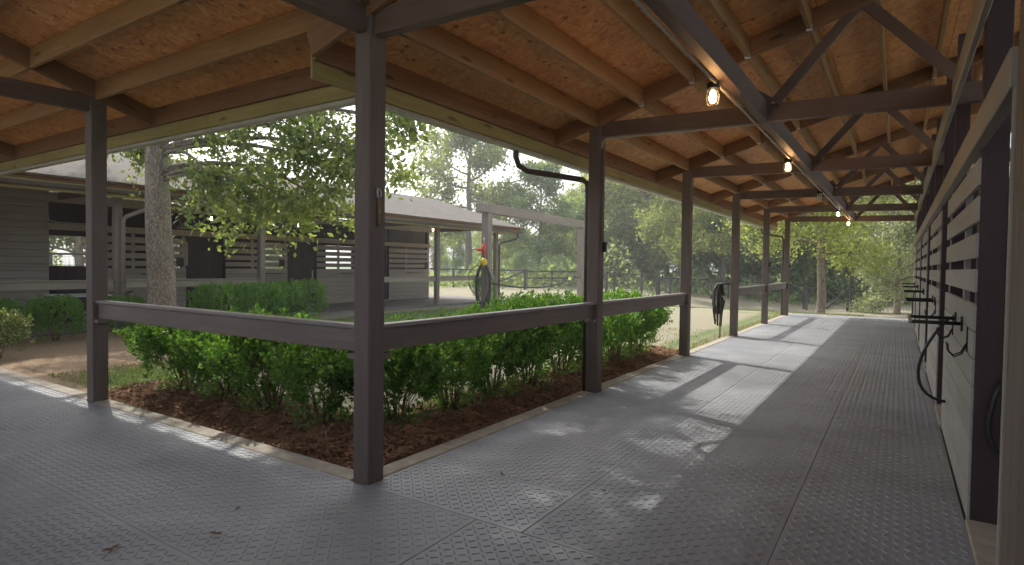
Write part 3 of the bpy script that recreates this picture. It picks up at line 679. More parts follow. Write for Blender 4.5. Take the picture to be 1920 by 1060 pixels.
def bush_mesh(nl, r, h, low=.32, size=.034, m='box_leaf', nst=16, seed=0, full=False):
    g = np.random.default_rng(seed)
    # shoots: points spread through the upper shell, leaves whorled along each shoot
    ns = nl//14; th = g.random(ns)*6.283; t = g.random(ns)**.62; z = low*h+(1-low)*h*t
    prof = np.where(full, np.clip(1.15-1.1*np.abs(t-.45)**2.2*2, .3, 1), np.clip(.42+.85*t, 0, 1)*np.clip((1.12-t)/.35, .35, 1)**.5)
    rr = r*prof*np.sqrt(g.uniform(.25, 1.0, ns))*(1+.16*np.sin(3*th+seed)+.1*np.sin(5*th+2*seed))
    P = np.stack([rr*np.cos(th), rr*np.sin(th), z], -1)
    if not full:
        cc = P[g.integers(0, ns, ns//9)]; P = np.where((g.random(ns) < .65)[:, None], cc[g.integers(0, len(cc), ns)]+g.normal(0, .05, P.shape), P)
    dr = P-np.array([0, 0, .1*h]); dr /= np.linalg.norm(dr, axis=1, keepdims=True); dr[:, 2] += .5; dr += g.normal(0, .25, dr.shape); dr /= np.linalg.norm(dr, axis=1, keepdims=True)
    k = 14; u = g.uniform(0, .13, (ns, k, 1)); Q = (P[:, None, :]+dr[:, None, :]*u+g.normal(0, .008, (ns, k, 3))).reshape(-1, 3)
    dd = np.repeat(dr, k, 0)*.7
    low_n = nl//28 if not full else 0
    if low_n:
        a = g.random(low_n)*6.283; q = np.stack([r*.6*np.cos(a)*g.uniform(.3, 1, low_n), r*.6*np.sin(a)*g.uniform(.3, 1, low_n), g.uniform(.08, low*1.05, low_n)*h], -1)
        Q = np.concatenate([Q, q]); dd = np.concatenate([dd, np.zeros_like(q)])
    lm = leaves_mesh('foliage', Q, size, m, .1, .55, dd)
    V = []; F = []
    for i in range(nst):
        a = i*6.283/nst+g.uniform(-.3, .3); R = r*g.uniform(.35, .85); H = h*g.uniform(.6, .92)
        b0 = Vector((.05*math.cos(a), .05*math.sin(a), -.05)); e = Vector((R*math.cos(a), R*math.sin(a), H))
        mid = Vector((R*.35*math.cos(a+.3), R*.35*math.sin(a+.3), H*.45)); rad = g.uniform(.006, .012)
        tube_data([b0, mid*.6+b0*.4, mid, (mid+e)/2+Vector(g.normal(0, .02, 3)), e], [rad, rad*.85, rad*.7, rad*.45, rad*.2], 5, V, F)
        for _ in range(3):
            f = g.uniform(.3, .8); s0 = mid.lerp(e, f); s1 = s0+Vector((g.normal(0, .12), g.normal(0, .12), g.uniform(.06, .2))); tube_data([s0, (s0+s1)/2+Vector(g.normal(0, .01, 3)), s1], [rad*.5, rad*.35, rad*.15], 4, V, F)
    return lm, pymesh('stems', V, F, 'stem', True)
BM = [bush_mesh(10500, .6, .80, seed=s, low=.26, size=.046, nst=20) for s in (1, 2, 3)]
BM2 = [bush_mesh(12000, .62, 1.0, seed=s, low=.24, size=.046, nst=20) for s in (4, 5)]
def bush(loc, meshes, rotz, scale, label, name='boxwood_bush', cat='bush', group=None):
    t = thing(name, loc, label, cat, group); t.rotation_euler = (0, 0, rotz); t.scale = scale
    W[t] = Matrix.Translation(loc)
    for nm, me in (('foliage', meshes[0]), ('stem', meshes[1])):
        o = bpy.data.objects.new(nm, me); COL.objects.link(o); o.parent = t
    return t
bl = [(-6.95, 3.72, BM[0], 1.0, 'boxwood bush at left end of the row, beside the left post'), (-6.2, 3.78, BM[1], 1.04, 'second boxwood bush from the left post, under the left rail'),
      (-5.4, 3.72, BM[2], 1.02, 'boxwood bush with many bare stems at middle of left rail'), (-4.5, 3.66, BM[0], .95, 'boxwood bush just left of the corner post'),
      (-3.95, 4.05, BM[1], .93, 'boxwood bush right behind the corner post, on its right'), (-3.88, 4.8, BM2[0], .88, 'second boxwood bush right of the corner post'),
      (-3.9, 5.55, BM2[1], .95, 'third boxwood bush right of the corner post under the right rail'), (-3.85, 6.3, BM2[0], 1.02, 'boxwood bush just left of the post with downspout'),
      (-3.9, 7.2, BM2[1], 1.02, 'boxwood bush just right of the post with downspout'), (-3.88, 8.1, BM2[0], .98, 'second boxwood bush past the post with downspout'),
      (-3.85, 8.95, BM2[1], 1.0, 'third boxwood bush past the post with downspout'), (-3.8, 9.75, BM2[0], .95, 'boxwood bush at far right end of the row in sunlight')]
for i, (x, y, me, s, lb) in enumerate(bl):
    bush((x, y, -.04), me, i*1.7, (s, s, s*random.uniform(.96, 1.03)), lb, group='boxwood bushes along the rails')
HM = bush_mesh(7000, .55, .95, seed=8, low=.06, size=.05, m='hedge_leaf', full=True, nst=8)
for i, (x, y, s, lb) in enumerate(((-13.6, 7.95, 1.0, 'clipped hedge shrub next to the oak trunk'), (-13.6, 8.6, .98, 'clipped hedge shrub second from the oak trunk'), (-13.6, 9.25, 1.0, 'clipped hedge shrub third from the oak trunk'),
        (-13.6, 9.85, 1.02, 'clipped hedge shrub in front of the far stable post'), (-13.6, 10.4, 1.05, 'clipped hedge shrub at right end of the far hedge'))):
    bush((x, y, -.06), HM, i*2.1, (s, s, s), lb, 'hedge_shrub', 'shrub', 'clipped hedge before the far stable')
for i, (x, y, s, lb) in enumerate(((-13.5, 3.7, 0.82, 'green shrub behind the white flowering shrub at left edge'), (-13.7, 4.75, 0.82, 'rounded green shrub at left beyond the flowering shrub'), (-13.7, 6.0, 0.78, 'rounded green shrub beside the far half door'))):
    bush((x, y, -.06), HM, 1+i*1.3, (s, s, s), lb, 'round_shrub', 'shrub', 'shrubs before the far stable')
FM = bush_mesh(4500, .55, .95, seed=12, low=.1, size=.055, m='flower', full=True, nst=8)
bush((*place(-5, 9.3), -.06), FM, .4, (.62, .62, .72), 'pale flowering shrub at the left edge of the courtyard', 'flowering_shrub', 'shrub')
bush((-14.4, 19.9, -.06), HM, .4, (.8, .8, 1.05), 'green shrub at the right end of the far stable', 'round_shrub', 'shrub', 'shrubs before the far stable')

def tree_mesh(seed, H, base, R, trunk_r, nl, size, leafm, barkm, limbs=16, droop=0., lean=(0, 0), extra=(), twn=9, cl=.45, sprays=()):
    g = np.random.default_rng(seed); V = []; F = []; tips = []
    n = 9; tp = [Vector((lean[0]*(i/n)**2+g.normal(0, .03*H/10)*(i > 0), lean[1]*(i/n)**2+g.normal(0, .03*H/10)*(i > 0), -.25+(H*.93+.25)*i/n)) for i in range(n+1)]
    tp[0].x = tp[0].y = 0
    pts = [tp[0], tp[0].lerp(tp[1], .25)]+tp[1:]
    rad = [trunk_r*1.55, trunk_r*1.12]+[trunk_r*(1-.93*(i/n)**1.15)+.015 for i in range(1, n+1)]
    tube_data(pts, rad, 12, V, F)
    def at(z):
        f = min(max((z+.25)/(H*.93+.25)*n, 0), n-.001); i = int(f); return tp[i].lerp(tp[i+1], f-i)
    def limb(p, d, l, r, lev):
        k = 5; q = [p]; dd = d.normalized()
        for i in range(k):
            dd = (dd+Vector(g.normal(0, .16, 3))+Vector((0, 0, .06-droop*(.3+.25*i)))).normalized(); q.append(q[-1]+dd*l/k)
        tube_data(q, [max(r*(1-.85*i/k), .006) for i in range(k+1)], 6 if lev == 0 else 4, V, F)
        if lev == 2: tips.extend(q[2:]); return
        m = twn if lev == 0 else 5
        for j in range(m):
            f = g.uniform(.25, 1); i = min(int(f*k), k-1); s = q[i].lerp(q[i+1], f*k-i); nd = (dd+Vector(g.normal(0, .75, 3))).normalized()
            limb(s, nd, l*g.uniform(.28, .5)*(1.15-.4*f), r*.4, lev+1)
    for i in range(limbs):
        f = (i+.5)/limbs; z = base+(H*.9-base)*f; a = i*2.4+g.uniform(-.4, .4)
        prof = math.sin(math.pi*min(1, .22+.72*f))**.8; l = R*prof*g.uniform(.75, 1.1); el = -.05+.75*f+g.normal(0, .1)
        limb(at(z), Vector((math.cos(a)*math.cos(el), math.sin(a)*math.cos(el), math.sin(el))), l, trunk_r*.42*(1-.6*f), 0)
    for (z, d, l, r) in extra: limb(at(z), Vector(d), l, r, 0)
    for (c, rr_, nn) in sprays:
        c = Vector(c); z0 = min(max(c.z+.7, 3.2), 5.4) if c.z < 7 else c.z-1.5; p = at(z0); m1 = p.lerp(c, .45)+Vector((0, 0, .75)); m2 = p.lerp(c, .85)+Vector((0, 0, .45))
        bz = bez(p, m1, m2, c, 7); tube_data(bz, [.05*(1-.85*i/7)+.006 for i in range(8)], 5, V, F)
        for j in range(nn):
            s0 = bz[g.integers(4, 8)]; e = c+Vector((g.normal(0, rr_), g.normal(0, rr_), g.normal(-.05, rr_*.75))); mm = s0.lerp(e, .5)+Vector((0, 0, .12))
            tube_data([s0, mm, e], [.01, .007, .003], 4, V, F); tips.extend([mm.lerp(e, .3), mm.lerp(e, .7), e]*2)
    T = np.array([list(t) for t in tips]); idx = g.integers(0, len(T), nl)
    P = T[idx]+g.normal(0, cl*.5, (nl, 3))*np.array([1, 1, .7])
    lm = leaves_mesh('crown', P, size, leafm, -.15, .55)
    return pymesh('trunk', V, F, barkm, True), lm, T
def tree(name, loc, tm, rotz, s, label, group=None, cat='tree'):
    t = thing(name, loc, label, cat, group); t.rotation_euler = (0, 0, rotz); t.scale = (s, s, s)
    for nm, me in (('trunk', tm[0]), ('crown', tm[1])):
        o = bpy.data.objects.new(nm, me); COL.objects.link(o); o.parent = t
    return t
OX, OY = -13.0, 6.35
spr = []
for (px, py, d_, r_) in ((360, 235, 12, .45), (420, 290, 11.8, .5), (445, 385, 11.5, .4), (495, 395, 11.3, .4), (535, 335, 11.2, .5), (585, 285, 11, .5), (600, 380, 11, .42), (640, 340, 10.8, .42), (690, 300, 10.6, .4), (728, 325, 10.4, .22),
        (758, 215, 9.6, .2), (780, 250, 9.4, .18), (480, 250, 11.6, .5), (235, 265, 12.8, .4), (275, 305, 12.9, .3), (540, 240, 11.3, .5), (630, 240, 10.8, .5), (400, 360, 11.7, .3), (560, 400, 11.2, .3)):
    x_, y_ = place(px, d_); spr.append(((x_-OX, y_-OY, 1.56+(495-py)/1108*d_), r_, 15 if r_ > .25 else 7))
for q in ((-9.2, 5.6, 8.2), (-9.4, 6.9, 8.6), (-9.5, 8.1, 8.0), (-10.4, 7.4, 9.6), (-10.6, 8.8, 9.4), (-9.0, 6.2, 7.4), (-10.2, 6.0, 9.2), (-9.8, 9.2, 8.8)): spr.append(((q[0]-OX, q[1]-OY, q[2]), .62, 16))  # unseen high limbs added to shade the near aisle floor
oak = tree_mesh(21, 12.5, 5.0, 5.2, .27, 36000, .125, 'oak_leaf', 'oak_bark', limbs=15, droop=.0, twn=10, cl=.3, sprays=spr)
tree('oak_tree', (OX, OY, -.06), oak, 0, 1.0, 'large oak with lichen-spotted trunk in the courtyard at left')
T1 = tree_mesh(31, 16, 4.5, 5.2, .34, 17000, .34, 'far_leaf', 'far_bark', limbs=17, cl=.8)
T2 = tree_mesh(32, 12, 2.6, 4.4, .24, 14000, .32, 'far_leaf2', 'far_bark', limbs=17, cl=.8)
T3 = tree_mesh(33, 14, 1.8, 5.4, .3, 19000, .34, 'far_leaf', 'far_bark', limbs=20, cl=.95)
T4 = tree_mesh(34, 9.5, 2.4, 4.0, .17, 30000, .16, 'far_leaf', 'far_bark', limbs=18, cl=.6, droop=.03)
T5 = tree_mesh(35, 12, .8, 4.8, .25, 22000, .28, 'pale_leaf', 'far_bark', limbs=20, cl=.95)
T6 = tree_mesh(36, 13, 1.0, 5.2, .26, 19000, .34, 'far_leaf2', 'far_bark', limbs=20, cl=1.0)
def ptree(px, d, tm, s, label, rot=None, group='trees beyond the paddock fence'):
    x, y = place(px, d); tree('tree', (x, y, float(gz(x, y))), tm, random.uniform(0, 6.28) if rot is None else rot, s, label, group)
ptree(878, 55, T1, 1.05, 'tall open-crowned tree above the right end of the far stable roof')
ptree(1012, 52, T2, .9, 'slim tree behind the wash frame opening')
ptree(1284, 38, T1, .62, 'tree with pale trunk just left of the third post')
x, y = -2.74, 27.9
tree('tree', (x, y, float(gz(x, y))), T4, .6, 1.0, 'tree with bare reddish trunk standing at the end of the aisle', 'trees beyond the paddock fence')
ptree(1684, 32.5, T5, .62, 'pale silvery tree beside the right stall wall at aisle end')
fill = [(800, 66, T3), (850, 72, T6), (930, 62, T3), (985, 70, T6), (1045, 58, T6), (1085, 66, T3), (1130, 50, T2), (1165, 56, T6), (1205, 48, T3), (1250, 60, T6), (1320, 52, T3), (1355, 46, T2), (1395, 58, T6), (1430, 50, T3),
        (1470, 46, T6), (1500, 60, T3), (1545, 52, T6), (1590, 46, T6), (1630, 56, T3), (1660, 62, T6), (1725, 58, T6), (1760, 48, T3), (960, 80, T3), (1110, 82, T6), (1230, 80, T3), (1350, 78, T6), (1450, 74, T3), (1560, 76, T6), (1690, 80, T3), (900, 84, T6), (1820, 60, T6), (740, 78, T6)]
def wlab(px):
    for lim, tx in ((860, 'leafy woodland tree behind the right end of the far stable'), (1105, 'leafy woodland tree seen behind the timber wash frame'), (1290, 'leafy woodland tree seen between the second and third posts'), (1385, 'leafy woodland tree seen between the third and fourth posts'),
                    (1480, 'leafy woodland tree seen between the fourth and last posts'), (1700, 'leafy woodland tree behind the fence at the open aisle end')):
        if px < lim: return tx
    return 'leafy woodland tree hidden behind the right stall wall'
for i, (px, d, tm) in enumerate(fill):
    x, y = place(px, d)
    t = tree('woodland_tree', (x, y, float(gz(x, y))-.2), tm, random.uniform(0, 6.28), random.uniform(.78, 1.0)*(1.0 if d < 60 else 1.1)*(.48 if px < 1060 else .8 if px < 1150 else 1), wlab(px), 'woodland trees behind the fence')
for i, (px, d, tm, s) in enumerate(((150, 34, T3, .8), (60, 36, T6, .8), (-60, 38, T3, .9), (330, 52, T3, .75), (520, 60, T6, .75))):
    x, y = place(px, d); tree('woodland_tree', (x, y, -.2), tm, random.uniform(0, 6.28), s, 'leafy tree standing behind the far stable', 'trees behind the far stable')
# undergrowth along the wood's edge, one mass
def undergrowth():
    n = 42000; px = rng.uniform(780, 1800, n); d = rng.uniform(43, 60, n)+rng.normal(0, 2, n)
    k = (px-960)/1108; x = (f2.x+r2.x*k)*d; y = (f2.y+r2.y*k)*d
    hmax = 1.6+1.4*np.sin(px*.021)*np.sin(px*.0087+1)+.9*np.sin(px*.05)
    z = gz(x, y)+rng.random(n)**1.3*np.clip(hmax, .6, 4)
    P = np.stack([x, y, z], -1)
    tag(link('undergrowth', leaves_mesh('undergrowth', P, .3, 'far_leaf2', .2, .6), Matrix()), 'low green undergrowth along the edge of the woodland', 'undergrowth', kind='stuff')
undergrowth()
# grass
def grass():
    pts = []
    def area(x0, x1, y0, y1, n): pts.append(np.stack([rng.uniform(x0, x1, n), rng.uniform(y0, y1, n)], -1))
    area(-13.6, -6.0, 8.5, 17, 14000); area(-9.6, -7.6, 3.2, 5.2, 2500); area(-3.5, -3.19, 10.4, 22.2, 3000); area(-5.5, -3.6, 10.2, 15, 1500); area(-9, -1, 24.2, 26.2, 5000); area(-4, .3, 22.25, 22.9, 1500)
    P = np.concatenate(pts); z = gz(P[:, 0], P[:, 1]); n = len(P)
    a = rng.random(n)*6.283; h = rng.uniform(.025, .085, n); wd = rng.uniform(.003, .007, n); ln = rng.normal(0, .03, (n, 2))
    c = np.stack([P[:, 0], P[:, 1], z], -1); s = np.stack([np.cos(a)*wd, np.sin(a)*wd, 0*a], -1); tip = c+np.stack([ln[:, 0], ln[:, 1], h], -1)
    V = np.stack([c-s, c+s, tip], 1).reshape(-1, 3); me = pymesh('grass', V.tolist(), np.arange(3*n).reshape(-1, 3).tolist(), 'grass')
    at = me.attributes.new('rnd', 'FLOAT', 'POINT'); at.data.foreach_set('value', np.repeat(rng.random(n), 3).astype(np.float32))
    tag(link('grass', me, Matrix()), 'short mixed green and dry grass in the courtyard and paddock edge', 'grass', kind='stuff')
grass()

# ================================================================ WASH FRAME, ROPES, HOSES
fx0, fy0 = place(912, 22.0); fx1, fy1 = place(1089, 29.6)
wf = thing('wash_frame', (fx0, fy0, -.06), 'tall grey timber goalpost frame in the courtyard behind the hedge', 'frame')
d = Vector((fx1-fx0, fy1-fy0, 0)).normalized()
def vpost(x, y, w_, z0, z1): return bar('post', (x, y, z0), (x, y, z1), w_, w_, 'grey_wood', wf, .01, (-d.y, d.x, 0))
vpost(fx0, fy0, .3, -.5, 3.45); vpost(fx1, fy1, .3, -.5, 3.45)
q0 = Vector((fx0, fy0, 3.62))-d*.55; q1 = Vector((fx1, fy1, 3.62))+d*.55
bar('cross_beam', q0, q1, .3, .33, 'grey_wood', wf, .012)
a_ = Vector((fx0, fy0, .85))+d*.16; b_ = Vector((fx1, fy1, 1.0))-d*.16
ch = tube('rope', [a_.lerp(b_, i/14)-Vector((0, 0, .34*math.sin(math.pi*i/14))) for i in range(15)], .03, 'leather'); tag(ch, 'dark sagging rope stretched between the posts of the timber frame', 'rope')
hp = Vector((fx0, fy0, 0))-Vector((d.y, -d.x, 0))*0-f2.normalized()*.3
hp = Vector((fx0, fy0, 0))-f2.normalized()*.32-r2.normalized()*.1
def hose_coil(name, c, n, rx, rz_, rad, m, label, cat, wob=.03, drop=None):
    pts = []; rr = r2.normalized(); ff = f2.normalized()
    for k in range(n*16+1):
        a = k/16*2*math.pi; t = k/(n*16)
        pts.append(Vector(c)+rr*(rx*math.sin(a)*(1+wob*math.sin(3.1*k)))+Vector((0, 0, rz_*(math.cos(a)-1)*(1+.12*math.sin(.9*k/16*6))))+ff*(.02*math.sin(k*.7)-.05*t))
    if drop: pts += [Vector(p) for p in drop]
    o = tube(name, pts, rad, m); return tag(o, label, cat)
hose_coil('hose', hp+Vector((0, 0, 1.55)), 5, .25, .78, .05, 'hose', 'thick black hose coiled on the left post of the timber frame', 'hose')
hose_coil('garden_hose', hp+Vector((-.25, 0, 1.5)), 2, .34, .5, .016, 'strap', 'thin olive hose loop hanging left of the black hose coil', 'hose')
sp_ = thing('spray_nozzle', hp+Vector((0, 0, 2.0)), 'red and white spray nozzle hung high on the timber frame post', 'nozzle')
P0 = hp+Vector((0, 0, 2.1)); rr = r2.normalized()
tube('nozzle_body', [P0+Vector((0, 0, .18)), P0, P0-Vector((0, 0, .2))], [.05, .075, .06], 'red', sp_)
tube('nozzle_handle', [P0, P0-rr*.22-Vector((0, 0, .04)), P0-rr*.3+Vector((0, 0, .02))], [.05, .04, .03], 'red', sp_)
tube('nozzle_tip', [P0-rr*.3+Vector((0, 0, .02)), P0-rr*.42], .035, 'white', sp_); tube('nozzle_hook', [P0+Vector((0, 0, .18)), P0+Vector((.02, 0, .42))], .02, 'galv', sp_)
yb_ = thing('float_ball', hp+Vector((0, 0, 1.5)), 'yellow round float hanging under the red nozzle', 'float')
lathe('ball', [(.03, -.17), (.12, -.1), (.15, 0), (.12, .1), (.03, .17)], 'yellow', yb_, hp+Vector((0, 0, 1.62)))
tube('hook', [hp+Vector((0, 0, 1.78)), hp+Vector((0, 0, 1.93))], .025, 'metal_dark', yb_)
# tack stand at fourth post
tx, ty = -3.32, 13.62
st = thing('hose_stand', (tx, ty, -.06), 'thin steel standpipe at the fourth post of the aisle', 'standpipe')
tube('pipe', [(tx, ty, -.1), (tx, ty, .95)], .02, 'strap', st); tube('tap', [(tx, ty, .88), (tx+.08, ty-.05, .88), (tx+.1, ty-.06, .8)], .016, 'galv', st)
hs = thing('lead_ropes', (tx, ty, 1.1), 'bundle of dark straps and ropes hanging beside the fourth post', 'straps')
for k in range(15):
    a = random.uniform(-.13, .1); b = random.uniform(-.1, .1); l = random.uniform(.55, 1.0)
    tube('strap', [(tx+a*.4-.02, ty+b*.5, 1.17), (tx+a-.05, ty+b, 1.0), (tx+a-.04+random.uniform(-.03, .03), ty+b, 1.1-l*.6), (tx+a*.7-.03, ty+b, 1.15-l)], random.uniform(.012, .024), 'leather', hs, 6)
tube('peg', [(tx-.1, ty, 1.16), (AX-.05, ty, 1.16)], .018, 'metal_dark', hs)

# ================================================================ FENCES
def wire_panel(par, p0, p1, h, nv, name='wire_mesh', rows=5, th=.006):
    p0 = Vector(p0); p1 = Vector(p1); V = []; F = []; dd = p1-p0
    for k in range(rows): z = .12+(h-.2)*k/(rows-1); tube_data([p0+Vector((0, 0, z))-p0, p1+Vector((0, 0, z))-p0], th, 4, V, F)
    for k in range(1, nv): tube_data([dd*k/nv+Vector((0, 0, .1)), dd*k/nv+Vector((0, 0, h-.06))], th*.7, 4, V, F)
    return link(name, pymesh(name, V, F, 'fence'), Matrix.Translation(p0), par)
def fence(label, pts, h=1.3, pw=.12, top=True, mid=False, brace=None, nv=8, ph=None, rows=5):
    g3 = [Vector((x, y, float(gz(x, y)))) for x, y in pts]
    t = thing('paddock_fence', g3[0], label, 'fence')
    for i, p in enumerate(g3): bar('post', p-Vector((0, 0, .3)), p+Vector((0, 0, (ph or h)+.05)), pw, pw, 'fence', t, .008, (-1, 0, 0))
    for i in range(len(g3)-1):
        p, q = g3[i], g3[i+1]; e = (q-p).normalized()*pw*.5
        if top: bar('top_rail', p+e+Vector((0, 0, h-.03)), q-e+Vector((0, 0, h-.03)), .07, .1, 'fence', t)
        if mid: bar('mid_rail', p+e+Vector((0, 0, h*.62)), q-e+Vector((0, 0, h*.62)), .05, .08, 'fence', t)
        wire_panel(t, p+e, q-e, h-.08, nv, rows=rows)
    for (i, j) in (brace or []):
        p, q = g3[i], g3[j]; e = (q-p).normalized()*.09
        bar('brace', p+e+(q-p)*.45+Vector((0, 0, .12)), q-e+Vector((0, 0, h-.12)), .09, .1, 'fence', t)
P = place
fence('dark fence with diagonal brace seen through the timber frame', [P(740, 44), P(850, 42), P(984, 39)], 1.3, .12, brace=[(1, 2)])
fence('thin wire fence stretching right of the braced fence inside the timber frame', [P(988, 39.1), P(1035, 39.5), P(1082, 40), P(1128, 40)], 1.25, .06, top=True, mid=True)
fence('grey railed fence beyond the hedge between second and third posts', [P(1137, 36), P(1152, 36.4), P(1203, 37.4), P(1232, 38)], 1.3, .12)
fence('wire fence receding behind the third post', [P(1236, 38.2), P(1257, 40), P(1290, 42), P(1328, 43.5)], 1.1, .12)
fence('fence with square end post behind the hanging straps', [P(1334, 40), P(1366, 41), P(1402, 42), P(1440, 42.5), P(1480, 43), P(1508, 36)], 1.3, .11)
fence('dark braced fence beside the tree at the end of aisle', [P(1513, 35.2), P(1590, 34.6)], 1.32, .12, brace=[(0, 1)], nv=14)
fence('low two-rail wire fence at the end of the aisle by the stall wall', [P(1596, 34.8), P(1635, 34.4), P(1678, 34), P(1725, 33.6), P(1790, 33)], 1.2, .06, top=True, mid=True)
fence('grey fence glimpsed through the far half door', [(-33, 8.0), (-33, 9.6), (-33, 11.2), (-33, 12.8), (-33, 14.4)], 1.9, .2, mid=True)

# ================================================================ WALL FITTINGS OF THE RIGHT AISLE
def blanket_bar(y, label):
    t = thing('blanket_bar', (WF, y, 1.14), label, 'rack', 'folding blanket bars on stall wall')
    for dy, nm in ((0, 'arm'), (.55, 'arm')):
        tube(nm, [(WF+.002, y+dy, 1.14), (WF-.3, y+dy, 1.14)], .013, 'metal_dark', t); link('mount_plate', boxmesh(.012, .06, .1, 'metal_dark', .002), Matrix.Translation((WF-.006, y+dy, 1.14)), t)
    tube('cross_bar', [(WF-.3, y-.02, 1.14), (WF-.3, y+.57, 1.14)], .013, 'galv', t)
ords = ['nearest', 'second nearest', 'third nearest', 'fourth nearest', 'farthest']
for k in range(5): blanket_bar(5.1+3.63*k, ords[k]+' metal blanket bar projecting from the right stall wall')
def hook(y, z, label, s=1):
    t = thing('bridle_hook', (WF, y, z), label, 'hook', 'bridle hooks on stall wall')
    link('hook_plate', boxmesh(.008, .03, .16, 'metal_dark', .002), Matrix.Translation((WF-.004, y, z)), t)
    for dy in (-.05, .05):
        tube('prong', [(WF-.006, y+dy*.3, z-.03), (WF-.03, y+dy*.8, z-.09), (WF-.07, y+dy, z-.11), (WF-.1, y+dy*1.1, z-.08), (WF-.105, y+dy*1.1, z-.03)], .005, 'metal_dark', t, 6)
hook(4.72, 1.07, 'black double bridle hook near the dark door jamb'); hook(5.9, 1.07, 'black double bridle hook beyond the nearest blanket bar')
hook(8.55, 1.07, 'black bridle hook on the second stall panel')
def hang_hose(y, z, label, rx, rh, rad=.013, n=2):
    pts = []
    for k in range(n*18+1):
        a = k/18*2*math.pi; t = k/(n*18)
        pts.append((WF-.03-.06*(1-math.cos(a))*.5-.015*math.sin(k*.5)-.01*k/18, y+rx*math.sin(a)*(1+.1*math.sin(k*.23)), z-rh*(1-math.cos(a))*(1-.08*t)))
    tag(tube('hose', pts, rad, 'hose'), label, 'hose')
tag(tube('hose', bez((.372, 6.35, 1.09), (.1, 6.3, .75), (.1, 6.35, .38), (.375, 6.5, .34), 14), .013, 'hose'), 'black hose loop hanging beyond the nearest blanket bar', 'hose')
hang_hose(17.2, 1.02, 'small black hose loop hanging far along the stall wall', .2, .3, .012, 1)
pts = [(0.514, 4.36, 0.885), (0.484, 4.36, 0.779), (0.461, 4.36, 0.652), (0.461, 4.36, 0.574), (0.477, 4.36, 0.499), (0.512, 4.36, 0.453), (0.536, 4.36, 0.445)]
tag(tube('hose', pts, .012, 'hose'), 'dark hose loop hanging on the dark jamb of the near right doorway', 'hose')
hk = thing('hose_hook', (pts[0][0]+.02, 4.39, pts[0][2]), 'iron hook holding the hose on the near dark door jamb', 'hook')
tube('hook_arm', [(pts[0][0]+.02, 4.419, pts[0][2]+.03), (pts[0][0]+.02, 4.36, pts[0][2]-.015), (pts[0][0]+.02, 4.33, pts[0][2]+.03)], .008, 'metal_dark', hk)
# snap clip on the corner post
cl = thing('snap_clip', (AX+.078, BY, 1.95), 'small steel snap with tan strap hanging on the corner post', 'clip')
cx_, cy_ = AX+.083, BY+.0
tube('ring', [(cx_+.004, cy_+.02*math.cos(a*math.pi/5), 1.98+.03*math.sin(a*math.pi/5)) for a in range(10)], .005, 'galv', cl, 6, True)
tube('strap', [(cx_+.004, cy_, 1.955), (cx_+.008, cy_+.005, 1.86), (cx_+.006, cy_, 1.76)], [.012, .016, .01], 'strap', cl, 6); tube('snap', [(cx_+.01, cy_-.02, 2.02), (cx_+.012, cy_-.018, 1.95)], .008, 'galv', cl, 6)
# hooks and bars on the far wall
for i, (y, lb) in enumerate(((8.2, 'small black rack on the far stable wall behind the oak trunk'), (12.0, 'small black rack on the far stable wall left of its middle post'), (15.3, 'small black rack on the far stable wall right of second doorway'), (18.9, 'small black rack on far stable wall at its right end'))):
    t = thing('far_rack', (CF, y, 1.15), lb, 'rack', 'small racks on far stable wall')
    for dy in (0, .6): tube('arm', [(CF-.002, y+dy, 1.15), (CF+.2, y+dy, 1.15)], .014, 'metal_dark', t, 6)
    tube('cross_bar', [(CF+.2, y-.02, 1.15), (CF+.2, y+.62, 1.15)], .014, 'metal_dark', t, 6)
# cart by the far half door, splash block
ct = thing('muck_cart', (-16.4, 6.2, 0), 'dark cart with a pale rim in front of the far half door', 'cart')
V = [(-.35, -.45, .3), (.35, -.45, .3), (.35, .45, .3), (-.35, .45, .3), (-.45, -.6, .66), (.45, -.6, .66), (.45, .6, .66), (-.45, .6, .66)]
link('tub', pymesh('tub', V, [(0, 3, 2, 1), (0, 1, 5, 4), (1, 2, 6, 5), (2, 3, 7, 6), (3, 0, 4, 7)], 'leather'), Matrix.Translation((-16.4, 6.2, 0)), ct)
rim = [(-.45, -.6, .67), (.45, -.6, .67), (.45, .6, .67), (-.45, .6, .67)]
tube('rim', [Vector(p)+Vector((-16.4, 6.2, 0)) for p in rim], .025, 'white', ct, 6, True, origin=(-16.4, 6.2, 0))
for sx in (-.36, .36): tube('wheel', [(-16.4+sx, 6.2+.2*math.cos(a*math.pi/6), .22+.2*math.sin(a*math.pi/6)) for a in range(12)], .025, 'metal_dark', ct, 6, True)
for sx in (-.3, .3): tube('handle', [(-16.4+sx, 6.75, .6), (-16.4+sx, 7.2, .75)], .018, 'metal_dark', ct, 6)
sb = thing('splash_block', (-14.2, 6.4, -.05), 'dark grey splash block at the foot of far stable downspout', 'splash block')
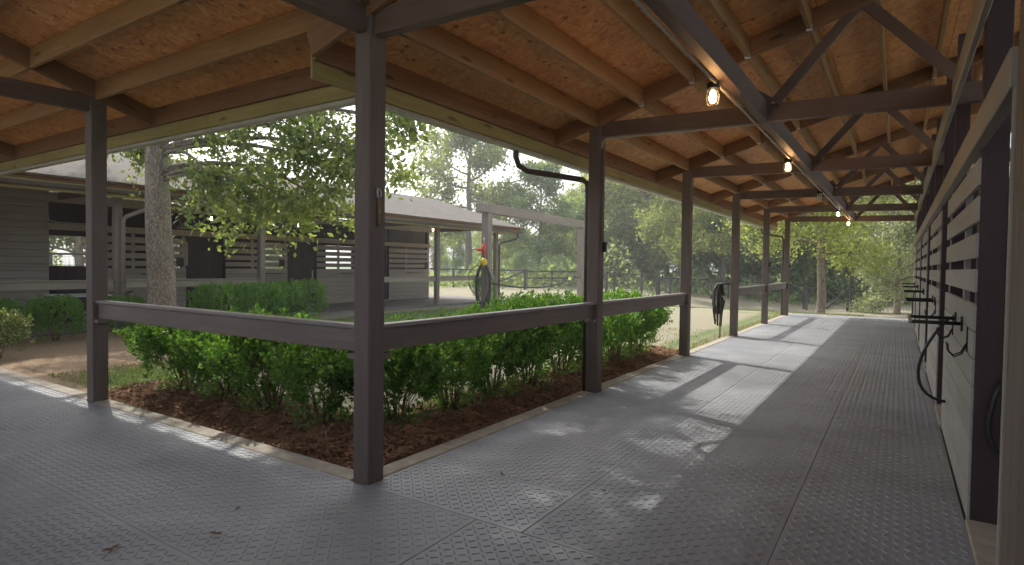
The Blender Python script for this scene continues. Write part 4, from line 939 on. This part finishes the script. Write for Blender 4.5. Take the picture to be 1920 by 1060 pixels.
link('block', boxmesh(.7, .35, .1, 'slab', .02), Matrix.Translation((-14.15, 6.4, -.01)), sb)
# fallen leaves on the mats
def fallen(x, y, s, label):
    V = []; 
    for i, (a, b) in enumerate(((-1, 0), (-.4, .5), (.1, .35), (.3, .6), (1, .05), (.4, -.5), (.05, -.3), (-.4, -.55))): V.append((a*s, b*s*.6, .006+.25*s*abs(b)+.12*s*abs(a)))
    V.append((0, 0, .004)); F = [(i, (i+1) % 8, 8) for i in range(8)]
    tag(link('fallen_leaf', pymesh('fallen_leaf', V, F, 'dead_leaf'), Matrix.Translation((x, y, .004)) @ Matrix.Rotation(x*7, 4, 'Z')), label, 'leaf', 'fallen leaves on the mats')
fallen(-3.1, 1.8, .045, 'pale curled dead leaf on the mats below the left bushes'); fallen(-3.37, 1.4, .05, 'dark dead leaf on the mats near the bottom left'); fallen(-2.33, 3.47, .04, 'small dead leaf on the mats right of the corner post'); fallen(-3.31, 2.06, .03, 'tiny dark leaf left of the corner post on the mats'); fallen(-1.6, 3.6, .028, 'tiny leaf crumb on the right aisle mats')

# ================================================================ HAZE
def haze():
    m = bpy.data.materials.new('haze_air'); m.use_nodes = True; nt = m.node_tree; nt.nodes.clear()
    out = nt.nodes.new('ShaderNodeOutputMaterial'); v = nt.nodes.new('ShaderNodeVolumePrincipled')
    v.inputs['Color'].default_value = (.93, .96, 1, 1); v.inputs['Density'].default_value = .0022; v.inputs['Anisotropy'].default_value = .25
    nt.links.new(v.outputs[0], out.inputs['Volume'])
    x0, x1, y0, y1, z0, z1 = -310, 310, -130, 410, -2, 22
    V = [(x, y, z) for z in (z0, z1) for x, y in ((x0, y0), (x1, y0), (x1, y1), (x0, y1))]
    me = pymesh('haze', V, [(3, 2, 1, 0), (4, 5, 6, 7), (0, 1, 5, 4), (1, 2, 6, 5), (2, 3, 7, 6), (3, 0, 4, 7)], None); me.materials.append(m)
    tag(link('haze', me, Matrix()), 'pale summer haze in the air over the paddock', 'haze', kind='stuff')
haze()
